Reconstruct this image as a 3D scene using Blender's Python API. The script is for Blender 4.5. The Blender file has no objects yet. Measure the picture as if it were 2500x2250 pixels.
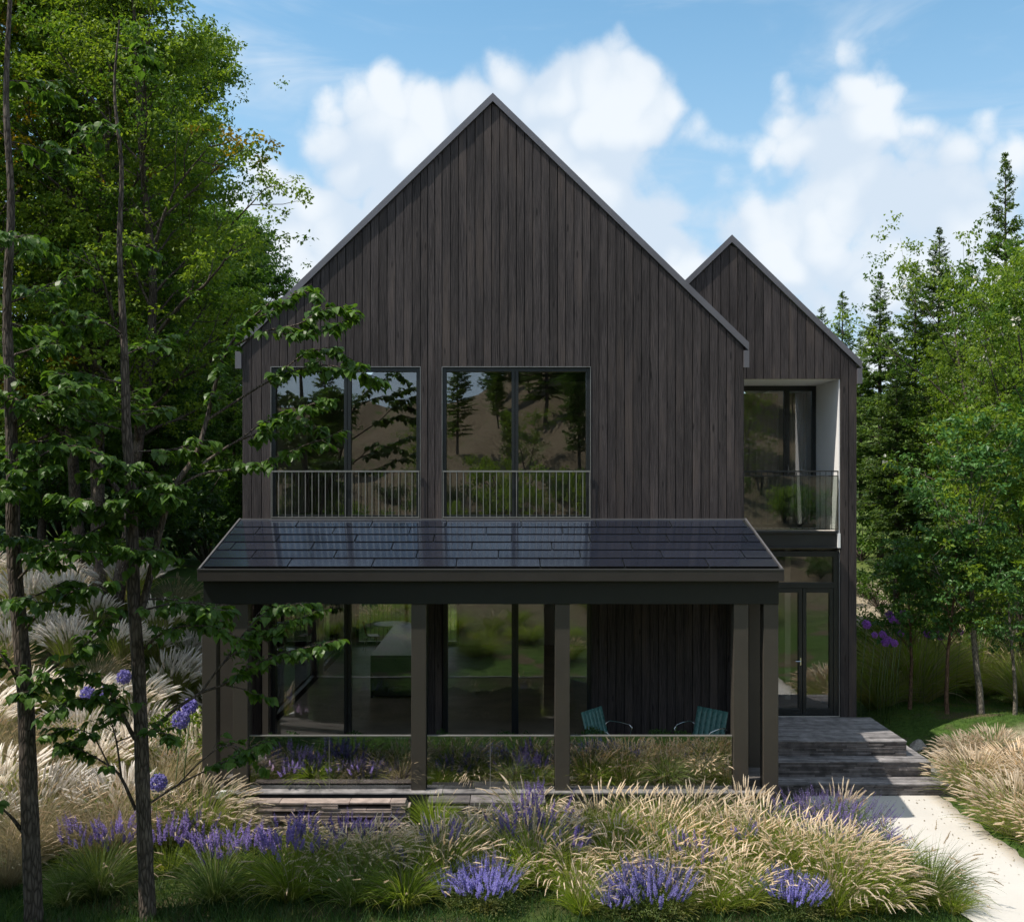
import bpy, math, random
import numpy as np
from mathutils import Vector
R = math.radians
sc = bpy.context.scene
COL = sc.collection
rng = np.random.default_rng(7)
random.seed(7)
F = 1980.0; CX = 1000.0; CY = 945.0; EYE = 4.75

def at(px, py, D):
    """point seen at photo position (px,py) when it stands D metres in front of the camera"""
    return Vector(((px - CX) * D / F, D, EYE + (CY - py) * D / F))

# ------------------------------------------------------------------ mesh helpers
def tag(o, label=None, cat=None, group=None, kind=None):
    if label: o['label'] = label
    if cat: o['category'] = cat; o['kind'] = 'thing'
    if group: o['group'] = group
    if kind: o['kind'] = kind
    return o

def empty(name, loc=(0, 0, 0), rz=0.0):
    o = bpy.data.objects.new(name, None); COL.objects.link(o)
    o.location = loc; o.rotation_euler = (0, 0, rz); o.empty_display_size = .2
    return o

def link(name, me, parent=None):
    o = bpy.data.objects.new(name, me); COL.objects.link(o)
    if parent: o.parent = parent
    return o

def np_mesh(name, blocks, mats, smooth=False):
    """blocks: list of (V (n,3), F (m,k), material index)"""
    V = []; L = []; S = []; T = []; M = []; off = 0; ls = 0
    for v, f, mi in blocks:
        v = np.asarray(v, dtype=np.float32).reshape(-1, 3); f = np.asarray(f, dtype=np.int32)
        if len(f) == 0: continue
        k = f.shape[1]
        V.append(v); L.append((f + off).ravel())
        S.append(ls + np.arange(len(f), dtype=np.int32) * k); T.append(np.full(len(f), k, np.int32))
        M.append(np.full(len(f), mi, np.int32)); off += len(v); ls += len(f) * k
    V = np.concatenate(V); L = np.concatenate(L); S = np.concatenate(S); T = np.concatenate(T); M = np.concatenate(M)
    me = bpy.data.meshes.new(name)
    me.vertices.add(len(V)); me.vertices.foreach_set('co', V.ravel())
    me.loops.add(len(L)); me.loops.foreach_set('vertex_index', L)
    me.polygons.add(len(S)); me.polygons.foreach_set('loop_start', S); me.polygons.foreach_set('loop_total', T)
    me.polygons.foreach_set('material_index', M)
    me.polygons.foreach_set('use_smooth', np.full(len(S), bool(smooth)))
    for m in mats: me.materials.append(m)
    me.update(calc_edges=True)
    return me

class MB:
    def __init__(s): s.v = []; s.f = []; s.m = []
    def add(s, vs, fs, mi=0):
        o = len(s.v); s.v += [tuple(p) for p in vs]
        s.f += [tuple(i + o for i in f) for f in fs]; s.m += [mi] * len(fs)
    def box(s, x0, x1, y0, y1, z0, z1, mi=0):
        s.add([(x0,y0,z0),(x1,y0,z0),(x1,y1,z0),(x0,y1,z0),(x0,y0,z1),(x1,y0,z1),(x1,y1,z1),(x0,y1,z1)],
              [(0,3,2,1),(4,5,6,7),(0,1,5,4),(1,2,6,5),(2,3,7,6),(3,0,4,7)], mi)
    def hexa(s, b, t, mi=0):
        """bottom quad b (ccw seen from above) and top quad t"""
        s.add(list(b) + list(t), [(0,3,2,1),(4,5,6,7),(0,1,5,4),(1,2,6,5),(2,3,7,6),(3,0,4,7)], mi)
    def prism(s, poly, y0, y1, mi=0):
        """poly: list of (x,z) ccw seen from the front (-y)"""
        n = len(poly)
        s.add([(x, y0, z) for x, z in poly] + [(x, y1, z) for x, z in poly],
              [tuple(range(n)), tuple(reversed(range(n, 2*n)))] + [((i+1) % n, i, n+i, n+(i+1) % n) for i in range(n)], mi)
    def tube(s, pts, rad, n=6, mi=0, cap=True):
        pts = [Vector(p) for p in pts]
        if not hasattr(rad, '__len__'): rad = [rad] * len(pts)
        rings = []; up = None
        for i, p in enumerate(pts):
            d = (pts[min(i+1, len(pts)-1)] - pts[max(i-1, 0)]).normalized()
            if up is None: up = Vector((0,0,1)) if abs(d.z) < .9 else Vector((1,0,0))
            a = d.cross(up).normalized(); b = a.cross(d).normalized(); up = b
            rings.append([p + (a*math.cos(2*math.pi*k/n) + b*math.sin(2*math.pi*k/n)) * rad[i] for k in range(n)])
        vs = [q for r in rings for q in r]; fs = []
        for i in range(len(pts)-1):
            for k in range(n):
                fs.append((i*n+k, i*n+(k+1) % n, (i+1)*n+(k+1) % n, (i+1)*n+k))
        if cap: fs += [tuple(reversed(range(n))), tuple(range(len(vs)-n, len(vs)))]
        s.add(vs, fs, mi)
    def disc(s, c, r, h, n=32, mi=0):
        x, y, z = c
        s.add([(x+r*math.cos(2*math.pi*k/n), y+r*math.sin(2*math.pi*k/n), z+dz) for dz in (0, h) for k in range(n)],
              [tuple(reversed(range(n))), tuple(range(n, 2*n))] + [(k, (k+1) % n, n+(k+1) % n, n+k) for k in range(n)], mi)
    def mesh(s, name, mats, smooth=False):
        me = bpy.data.meshes.new(name); me.from_pydata(s.v, [], s.f)
        for m in (mats if isinstance(mats, (list, tuple)) else [mats]): me.materials.append(m)
        me.polygons.foreach_set('material_index', s.m)
        if smooth: me.polygons.foreach_set('use_smooth', [True]*len(s.f))
        me.update(); return me
    def build(s, name, mats, parent=None, smooth=False, bevel=0):
        o = link(name, s.mesh(name, mats, smooth), parent)
        if bevel:
            b = o.modifiers.new('Bevel', 'BEVEL'); b.width = bevel; b.segments = 2; b.limit_method = 'ANGLE'
        return o

# ------------------------------------------------------------------ materials
def newmat(name):
    m = bpy.data.materials.new(name); m.use_nodes = True
    nt = m.node_tree; nt.nodes.clear()
    out = nt.nodes.new('ShaderNodeOutputMaterial')
    return m, nt, out
def N(nt, t, **kw):
    n = nt.nodes.new(t)
    for k, v in kw.items():
        if k[0] == '_': n.inputs[k[1:].replace('__', ' ')].default_value = v
        else: setattr(n, k, v)
    return n
def math_n(nt, op, a, b=None, c=None, clamp=False):
    n = nt.nodes.new('ShaderNodeMath'); n.operation = op; n.use_clamp = clamp
    for i, v in enumerate((a, b, c)):
        if v is None: continue
        if isinstance(v, (int, float)): n.inputs[i].default_value = v
        else: nt.links.new(v, n.inputs[i])
    return n.outputs[0]
def maprange(nt, v, a, b, c, d, mode='SMOOTHSTEP'):
    n = nt.nodes.new('ShaderNodeMapRange'); n.interpolation_type = mode
    nt.links.new(v, n.inputs[0])
    for i, x in enumerate((a, b, c, d)): n.inputs[i+1].default_value = x
    return n.outputs[0]
def mixc(nt, fac, a, b, blend='MIX'):
    n = nt.nodes.new('ShaderNodeMix'); n.data_type = 'RGBA'; n.blend_type = blend
    for s, v in ((0, fac), (6, a), (7, b)):
        if isinstance(v, (int, float)): n.inputs[s].default_value = v
        elif isinstance(v, tuple): n.inputs[s].default_value = (*v[:3], 1)
        else: nt.links.new(v, n.inputs[s])
    return n.outputs[2]
def coords(nt, scale=(1, 1, 1)):
    g = nt.nodes.new('ShaderNodeNewGeometry') if False else nt.nodes.new('ShaderNodeTexCoord')
    mp = nt.nodes.new('ShaderNodeMapping'); mp.inputs['Scale'].default_value = scale
    nt.links.new(g.outputs['Object'], mp.inputs[0]); return mp.outputs[0]
def noise(nt, co, scale=5, detail=4, rough=.55, dist=0):
    n = N(nt, 'ShaderNodeTexNoise', _Scale=scale, _Detail=detail, _Roughness=rough, _Distortion=dist)
    if co is not None: nt.links.new(co, n.inputs['Vector'])
    return n.outputs['Fac']
def bsdf(nt, out, col, rough=.7, spec=.3, metal=0., bump=None, bstr=.3, bdist=.01):
    p = nt.nodes.new('ShaderNodeBsdfPrincipled')
    if isinstance(col, tuple): p.inputs['Base Color'].default_value = (*col[:3], 1)
    else: nt.links.new(col, p.inputs['Base Color'])
    if isinstance(rough, (int, float)): p.inputs['Roughness'].default_value = rough
    else: nt.links.new(rough, p.inputs['Roughness'])
    p.inputs['Specular IOR Level'].default_value = spec; p.inputs['Metallic'].default_value = metal
    if bump is not None:
        b = N(nt, 'ShaderNodeBump', _Strength=bstr, _Distance=bdist)
        nt.links.new(bump, b.inputs['Height']); nt.links.new(b.outputs[0], p.inputs['Normal'])
    nt.links.new(p.outputs[0], out.inputs[0]); return p

def plain(name, c, rough=.5, spec=.4, metal=0., var=.15, nscale=3, bump=0, island=0):
    m, nt, out = newmat(name)
    co = coords(nt); f = noise(nt, co, nscale, 5)
    f = maprange(nt, f, .3, .7, 0, 1, 'LINEAR')
    col = mixc(nt, f, tuple(x*(1-var) for x in c), tuple(min(1, x*(1+var)) for x in c))
    if island:
        g = nt.nodes.new('ShaderNodeNewGeometry')
        k = maprange(nt, g.outputs['Random Per Island'], 0, 1, 1-island, 1+island, 'LINEAR')
        cc = nt.nodes.new('ShaderNodeCombineColor')
        for i in range(3): nt.links.new(k, cc.inputs[i])
        col = mixc(nt, 1.0, col, cc.outputs[0], 'MULTIPLY')
    f2 = noise(nt, co, nscale*9, 3)
    rr = maprange(nt, f2, .3, .7, max(0, rough-.08), min(1, rough+.1), 'LINEAR')
    bsdf(nt, out, col, rr, spec, metal, f2 if bump else None, bump)
    return m

def charred(name, lo, hi, warm):
    """vertical weathered dark boards: one island per board"""
    m, nt, out = newmat(name)
    g = nt.nodes.new('ShaderNodeNewGeometry'); rnd = g.outputs['Random Per Island']
    tc = nt.nodes.new('ShaderNodeTexCoord'); off = nt.nodes.new('ShaderNodeCombineXYZ')
    for i, k in enumerate((31., 17., 53.)): nt.links.new(math_n(nt, 'MULTIPLY', rnd, k), off.inputs[i])
    ad = nt.nodes.new('ShaderNodeVectorMath'); ad.operation = 'ADD'
    nt.links.new(tc.outputs['Object'], ad.inputs[0]); nt.links.new(off.outputs[0], ad.inputs[1])
    def mp(s):
        q = nt.nodes.new('ShaderNodeMapping'); q.inputs['Scale'].default_value = s
        nt.links.new(ad.outputs[0], q.inputs[0]); return q.outputs[0]
    grain = noise(nt, mp((38, 38, 1.6)), 1.6, 6, .62, .6)
    # cathedral rings: distorted bands
    w = N(nt, 'ShaderNodeTexWave', _Scale=4.5, _Distortion=9., _Detail=3., wave_type='BANDS', bands_direction='X')
    w.inputs['Detail Scale'].default_value = .7
    nt.links.new(mp((3.2, 3.2, .45)), w.inputs['Vector'])
    blot = noise(nt, mp((3, 3, .5)), 1.2, 3)
    vor = N(nt, 'ShaderNodeTexVoronoi', _Scale=1.0); nt.links.new(mp((5.5, .2, 1.25)), vor.inputs['Vector'])
    knot = maprange(nt, vor.outputs['Distance'], .05, .13, 1, 0)
    f = math_n(nt, 'ADD', math_n(nt, 'MULTIPLY', grain, .62), math_n(nt, 'MULTIPLY', w.outputs['Fac'], .22))
    f = math_n(nt, 'ADD', f, math_n(nt, 'MULTIPLY', blot, .35))
    f = maprange(nt, f, .42, .78, 0, 1, 'LINEAR')
    col = mixc(nt, f, lo, hi)
    col = mixc(nt, maprange(nt, blot, .5, .75, 0, .45), col, warm)
    k = maprange(nt, rnd, 0, 1, .78, 1.22, 'LINEAR'); cc = nt.nodes.new('ShaderNodeCombineColor')
    for i in range(3): nt.links.new(k, cc.inputs[i])
    col = mixc(nt, 1.0, col, cc.outputs[0], 'MULTIPLY')
    col = mixc(nt, math_n(nt, 'MULTIPLY', knot, .75), col, tuple(x*.35 for x in lo))
    bsdf(nt, out, col, .72, .25, 0, f, .55, .006)
    return m

def leafmat(name, c1, c2, trans=.4, c3=None, rough=.5, tint=1.5, bl=.45):
    m, nt, out = newmat(name)
    g = nt.nodes.new('ShaderNodeNewGeometry'); r = g.outputs['Random Per Island']
    col = mixc(nt, r, c1, c2)
    if c3: col = mixc(nt, maprange(nt, noise(nt, coords(nt), 1.1, 2), .5, .68, 0, 1), col, c3)
    oi = nt.nodes.new('ShaderNodeObjectInfo')
    k = maprange(nt, oi.outputs['Random'], 0, 1, .82, 1.18, 'LINEAR'); cc = nt.nodes.new('ShaderNodeCombineColor')
    for i in range(3): nt.links.new(k, cc.inputs[i])
    col = mixc(nt, 1.0, col, cc.outputs[0], 'MULTIPLY')
    p = nt.nodes.new('ShaderNodeBsdfPrincipled'); nt.links.new(col, p.inputs['Base Color'])
    p.inputs['Roughness'].default_value = rough; p.inputs['Specular IOR Level'].default_value = .3
    t = nt.nodes.new('ShaderNodeBsdfTranslucent')
    nt.links.new(mixc(nt, 1.0, col, (tint, tint*.97, tint*bl), 'MULTIPLY'), t.inputs[0])
    mx = nt.nodes.new('ShaderNodeMixShader'); mx.inputs[0].default_value = trans
    nt.links.new(p.outputs[0], mx.inputs[1]); nt.links.new(t.outputs[0], mx.inputs[2])
    nt.links.new(mx.outputs[0], out.inputs[0]); return m

def glassmat(name, tint=(.75, .78, .76), base=.10, gain=1.0):
    m, nt, out = newmat(name)
    fr = N(nt, 'ShaderNodeFresnel', _IOR=1.5)
    fac = math_n(nt, 'ADD', math_n(nt, 'MULTIPLY', fr.outputs[0], gain), base, clamp=True)
    t = nt.nodes.new('ShaderNodeBsdfTransparent'); t.inputs[0].default_value = (*tint, 1)
    g = nt.nodes.new('ShaderNodeBsdfGlossy'); g.inputs['Roughness'].default_value = 0.0
    g.inputs['Color'].default_value = (.92, .95, 1, 1)
    bu = N(nt, 'ShaderNodeBump', _Strength=.35, _Distance=.004); nt.links.new(noise(nt, coords(nt), 1.1, 1), bu.inputs['Height']); nt.links.new(bu.outputs[0], g.inputs['Normal'])
    mx = nt.nodes.new('ShaderNodeMixShader'); nt.links.new(fac, mx.inputs[0])
    nt.links.new(t.outputs[0], mx.inputs[1]); nt.links.new(g.outputs[0], mx.inputs[2])
    nt.links.new(mx.outputs[0], out.inputs[0]); return m

def barkmat(name, lo, hi, scale=1.):
    m, nt, out = newmat(name)
    co = coords(nt, (1, 1, .22)); v = N(nt, 'ShaderNodeTexVoronoi', _Scale=28*scale, feature='DISTANCE_TO_EDGE')
    nt.links.new(co, v.inputs['Vector'])
    n = noise(nt, co, 14*scale, 6, .65)
    f = math_n(nt, 'ADD', maprange(nt, v.outputs['Distance'], 0, .25, 0, .6, 'LINEAR'), math_n(nt, 'MULTIPLY', n, .5))
    col = mixc(nt, maprange(nt, f, .25, .9, 0, 1, 'LINEAR'), lo, hi)
    big = noise(nt, coords(nt), 2.2, 3)
    col = mixc(nt, maprange(nt, big, .5, .7, 0, .35), col, tuple(min(1, x*1.8) for x in hi))
    bsdf(nt, out, col, .85, .15, 0, f, .9, .02); return m

M = {}
M['board'] = charred('charred_board', (.015, .0122, .0125), (.092, .076, .076), (.100, .075, .063))
M['backing'] = plain('dark_backing', (.012, .012, .013), .8)
M['lip'] = plain('roof_edge', (.13, .125, .13), .45, .5, .3, .1, 2)
M['trim'] = plain('zinc_trim', (.155, .148, .165), .45, .5, .3, .1, 2)
M['roofing'] = plain('roof_sheet', (.06, .06, .07), .5)
M['frame'] = plain('window_frame', (.022, .025, .027), .35, .5, .2)
M['steel'] = plain('grey_steel', (.34, .33, .32), .35, .5, .6)
M['darksteel'] = plain('dark_steel', (.035, .037, .040), .4, .5, .3)
M['post'] = plain('bronze_post', (.064, .056, .047), .5, .4, .15, .08, 1.5, .05)
M['beam'] = plain('green_black_beam', (.011, .013, .0125), .45, .4, 0, .1)
M['gutter'] = plain('brown_gutter', (.042, .037, .035), .42, .5, .2, .1)
M['glass'] = glassmat('window_glass', (.95, .935, .90), .095, 1.0)
M['bglass'] = glassmat('balustrade_glass', (.70, .74, .72), .11, 1.2)
M['white'] = plain('white_render', (.88, .87, .87), .8, .2, 0, .02)
M['palefloor'] = plain('pale_floor', (.55, .52, .49), .8, .2, 0, .08)
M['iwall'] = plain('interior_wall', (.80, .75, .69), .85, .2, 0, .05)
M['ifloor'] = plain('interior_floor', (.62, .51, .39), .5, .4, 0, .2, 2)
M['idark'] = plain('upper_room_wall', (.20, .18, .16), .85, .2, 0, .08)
M['island'] = plain('dark_stone', (.045, .048, .05), .35, .5, 0, .2)
M['table'] = plain('pale_table', (.62, .58, .52), .4)
M['chairwood'] = plain('orange_wood', (.42, .13, .05), .35, .5)
M['chrome'] = plain('chrome', (.6, .6, .6), .2, .5, 1.)
M['teal'] = plain('teal_lacquer', (.085, .205, .19), .28, .5, 0, .1, 2, 0, .1)
M['curtain'] = plain('curtain', (.20, .18, .16), .9, .1)
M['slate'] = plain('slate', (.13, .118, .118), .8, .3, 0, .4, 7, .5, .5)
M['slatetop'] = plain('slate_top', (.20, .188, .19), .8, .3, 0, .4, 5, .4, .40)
M['twig'] = plain('stacked_slat', (.30, .24, .215), .75, .3, 0, .3, 6, .4, .3)
M['plinth'] = plain('plinth', (.05, .046, .046), .6, .3, 0, .25, 3, .2)
M['void'] = plain('void', (.004, .004, .004), .9, .05)
M['porchfloor'] = plain('porch_floor', (.10, .09, .085), .7, .3, 0, .2, 4, .2, .2)

def solar():
    m, nt, out = newmat('solar_tile')
    g = nt.nodes.new('ShaderNodeNewGeometry'); co = coords(nt)
    st = noise(nt, coords(nt, (3, 60, 60)), 1., 3)
    col = mixc(nt, g.outputs['Random Per Island'], (.009, .012, .022), (.017, .021, .034))
    ln = N(nt, 'ShaderNodeTexWave', _Scale=8.0, _Distortion=0., wave_type='BANDS', bands_direction='Y')
    nt.links.new(co, ln.inputs[0])
    rr = maprange(nt, st, .3, .7, .09, .17, 'LINEAR')
    p = bsdf(nt, out, col, rr, .8, 0)
    p.inputs['Coat Weight'].default_value = .7; p.inputs['Coat Roughness'].default_value = .12
    return m
M['solar'] = solar()

# ------------------------------------------------------------------ camera, sun, sky
cam = bpy.data.cameras.new('camera'); co_ = bpy.data.objects.new('camera', cam); COL.objects.link(co_)
sc.camera = co_; co_.location = (0, 0, EYE); co_.rotation_euler = (R(90), 0, 0)
cam.sensor_width = 36; cam.sensor_fit = 'HORIZONTAL'; cam.lens = 36 * F / 2022
cam.shift_x = (1011 - CX) / 2022; cam.shift_y = (CY - 910) / 2022
cam.clip_start = .1; cam.clip_end = 3000
SUN = Vector((2.26, .72, -3.95)).normalized()
sl = bpy.data.lights.new('sun', 'SUN'); so = bpy.data.objects.new('sun', sl); COL.objects.link(so)
sl.energy = 4.6; sl.angle = R(.5); sl.color = (1, .93, .82)
so.rotation_euler = SUN.to_track_quat('-Z', 'Y').to_euler()

w = bpy.data.worlds.new('World'); sc.world = w; w.use_nodes = True
nt = w.node_tree; nt.nodes.clear()
wo = nt.nodes.new('ShaderNodeOutputWorld'); bg = nt.nodes.new('ShaderNodeBackground')
sky = nt.nodes.new('ShaderNodeTexSky'); sky.sky_type = 'NISHITA'; sky.sun_disc = False
ts = -SUN
sky.sun_elevation = math.asin(ts.z); sky.sun_rotation = math.atan2(ts.x, ts.y) % (2*math.pi)
sky.air_density = 1.0; sky.dust_density = .6; sky.ozone_density = 1.6; sky.altitude = 200
tc = nt.nodes.new('ShaderNodeTexCoord'); d = tc.outputs['Generated']
sep = nt.nodes.new('ShaderNodeSeparateXYZ'); nt.links.new(d, sep.inputs[0])
x, y, z = sep.outputs
az = math_n(nt, 'ARCTAN2', x, y)
el = math_n(nt, 'ARCSINE', z)
n1 = noise(nt, d, 5.5, 7, .60, .15); n2 = noise(nt, d, 2.3, 5, .5, .2)
mpv = nt.nodes.new('ShaderNodeMapping'); mpv.inputs['Scale'].default_value = (1.2, 1.2, 6); mpv.inputs['Rotation'].default_value = (0, R(6), 0)
nt.links.new(d, mpv.inputs[0]); n3 = noise(nt, mpv.outputs[0], 2.6, 6, .6, .6)
n4 = noise(nt, d, 17, 5, .6, .2)
vb = N(nt, 'ShaderNodeTexVoronoi', feature='F1', _Scale=13., _Detail=1., _Roughness=.5)
dw = nt.nodes.new('ShaderNodeVectorMath'); dw.operation = 'MULTIPLY_ADD'; nn_ = N(nt, 'ShaderNodeTexNoise', _Scale=9., _Detail=3.); nt.links.new(d, nn_.inputs['Vector'])
nt.links.new(nn_.outputs['Color'], dw.inputs[0]); dw.inputs[1].default_value = (.09, .09, .09); nt.links.new(d, dw.inputs[2]); nt.links.new(dw.outputs[0], vb.inputs['Vector'])
puff = math_n(nt, 'SUBTRACT', .885, vb.outputs['Distance'])
# cloud banks: (azimuth, elevation, half width, half height, weight) of each bank in the sky
def ae(px, py, a, b, wgt):
    u = (px-CX)/F; v = (CY-py)/F
    A = math.atan(u); E = math.atan(v*math.cos(A)); return A, E, a/F*math.cos(A)**2, b/F*math.cos(E), wgt
banks = [ae(1130,280,180,175,1.), ae(960,310,210,150,1.), ae(800,330,180,120,.95), ae(1220,225,110,110,1.), ae(1060,430,330,150,.9),
         ae(1290,450,105,95,1.), ae(640,480,200,105,1.), ae(560,420,140,70,.8), ae(1650,300,130,120,.75), ae(1760,390,260,125,.75),
         ae(1580,460,210,80,.6), ae(1700,560,430,120,.6), ae(620,560,300,60,.7)]
tot = None
for (A, E, a, b, wgt) in banks:
    q1 = math_n(nt, 'DIVIDE', math_n(nt, 'SUBTRACT', az, A), a)
    q2 = math_n(nt, 'DIVIDE', math_n(nt, 'SUBTRACT', el, E), b)
    rr = math_n(nt, 'SQRT', math_n(nt, 'ADD', math_n(nt, 'MULTIPLY', q1, q1), math_n(nt, 'MULTIPLY', q2, q2)))
    mk = math_n(nt, 'MULTIPLY', math_n(nt, 'SUBTRACT', 1.25, rr), wgt)
    tot = mk if tot is None else math_n(nt, 'SMOOTH_MAX', tot, mk, .15)
tot = math_n(nt, 'MAXIMUM', tot, -.8)
dens = math_n(nt, 'ADD', tot, math_n(nt, 'MULTIPLY', math_n(nt, 'SUBTRACT', n1, .5), 1.5))
dens = math_n(nt, 'ADD', dens, math_n(nt, 'MULTIPLY', puff, .95))
dens = math_n(nt, 'ADD', dens, math_n(nt, 'MULTIPLY', math_n(nt, 'SUBTRACT', n4, .5), .55))
cum = maprange(nt, dens, .0, .50, 0, 1)
wis = maprange(nt, math_n(nt, 'ADD', n3, math_n(nt, 'MULTIPLY', math_n(nt, 'SUBTRACT', n2, .5), .6)), .47, .85, 0, .75)
hz = maprange(nt, el, .05, .50, .85, .0)
# thicker broken cloud added out of view, overhead and behind, for brighter fill
ovr = math_n(nt, 'MAXIMUM', maprange(nt, el, .50, .85, 0, 1), maprange(nt, y, .10, -.25, 0, .75))
ovr = math_n(nt, 'MULTIPLY', ovr, maprange(nt, math_n(nt, 'ADD', math_n(nt, 'MULTIPLY', n2, .7), math_n(nt, 'MULTIPLY', n1, .4)), .44, .62, .25, 1))
cloud = math_n(nt, 'MAXIMUM', math_n(nt, 'MULTIPLY', cum, .96), math_n(nt, 'MAXIMUM', wis, ovr))
shade = maprange(nt, math_n(nt, 'ADD', math_n(nt, 'ADD', math_n(nt, 'MULTIPLY', n1, .6), math_n(nt, 'MULTIPLY', n2, .4)), math_n(nt, 'MULTIPLY', puff, .7)), .44, .80, 0, 1)
ccol = mixc(nt, shade, (3.9, 4.5, 5.2), (5.1, 5.4, 5.7))
skyc = mixc(nt, hz, mixc(nt, 1.0, sky.outputs[0], (.95, 1.26, 1.18), 'MULTIPLY'), (2.75, 3.65, 4.75))
fin = mixc(nt, cloud, skyc, ccol)
nt.links.new(fin, bg.inputs[0]); bg.inputs[1].default_value = .15
nt.links.new(bg.outputs[0], wo.inputs[0])
sc.view_settings.view_transform = 'Standard'; sc.view_settings.look = 'None'
sc.view_settings.exposure = .25; sc.view_settings.gamma = 1
cy = sc.cycles if hasattr(sc, 'cycles') else None
sc.render.engine = 'CYCLES'; w.cycles.sampling_method = 'MANUAL'; w.cycles.sample_map_resolution = 512
sc.cycles.max_bounces = 9; sc.cycles.diffuse_bounces = 5; sc.cycles.glossy_bounces = 4
sc.cycles.transmission_bounces = 4; sc.cycles.transparent_max_bounces = 24
sc.cycles.use_denoising = True; sc.cycles.use_adaptive_sampling = True; sc.cycles.adaptive_threshold = .015
sc.cycles.sample_clamp_indirect = 6
# ------------------------------------------------------------------ terrain
def sm(a, b, x):
    t = np.clip((np.asarray(x, float) - a) / (b - a), 0, 1); return t*t*(3-2*t)
def hgt(x, y):
    x = np.asarray(x, float); y = np.asarray(y, float)
    h = np.full(np.broadcast(x, y).shape, -.77)
    h = h + np.clip(11.4 - y, 0, 17) * .21                                # slope up towards the camera's bank
    k = np.clip(-7 - y, 0, 30)                                            # hill behind the camera
    h = h + k * (.25 + .030 * np.clip(x + 3, 0, 14)) 
    lb = sm(-5.6, -9.0, x) * sm(13.6, 25, y) * 2.8                        # grassy bank beside the porch
    lb = lb + sm(-9, -30, x) * sm(8, 25, y) * 2.5
    h = h + lb
    h = h + .62 * np.exp(-(((x - 10.8)/2.6)**2 + ((y - 20.3)/2.0)**2))    # mound with the young trees
    h = h + sm(7.5, 9, x) * sm(19, 24, y) * .35 + sm(24.5, 39, y) * sm(7.2, 9.5, x) * 3.4
    h = h + sm(38, 120, y) * 9 + sm(14, 60, np.abs(x)) * sm(10, 40, y) * 4
    wob = .05*np.sin(x*1.3 + y*.7) + .04*np.sin(x*.6 - y*1.9 + 1)
    wob = wob + sm(-7, -20, y) * (.5*np.sin(x*.8 + y*.5) + .35*np.sin(x*1.7 - y*1.1))
    flat = ((x > -5) & (x < 8.2) & (y > 11.5) & (y < 31))
    return h + np.where(flat, wob*.15, wob)
def axis(a, b, step, far):
    c = np.arange(a, b + 1e-6, step); o = [c]
    g = step; p = b; r = []
    while p < far: g *= 1.22; p += g; r.append(p)
    g = step; p = a; l = []
    while p > -far: g *= 1.22; p -= g; l.append(p)
    return np.concatenate([np.array(l[::-1]), c, np.array(r)])
gx = axis(-14, 15, .25, 900); gy = axis(-8, 34, .25, 900)
X, Y = np.meshgrid(gx, gy); Z = hgt(X, Y)
V = np.stack([X, Y, Z], -1).reshape(-1, 3); nx = len(gx); ny = len(gy)
i = np.arange(nx-1)[None, :] + np.arange(ny-1)[:, None]*nx; i = i.ravel()
Fq = np.stack([i, i+1, i+1+nx, i+nx], 1)

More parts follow.
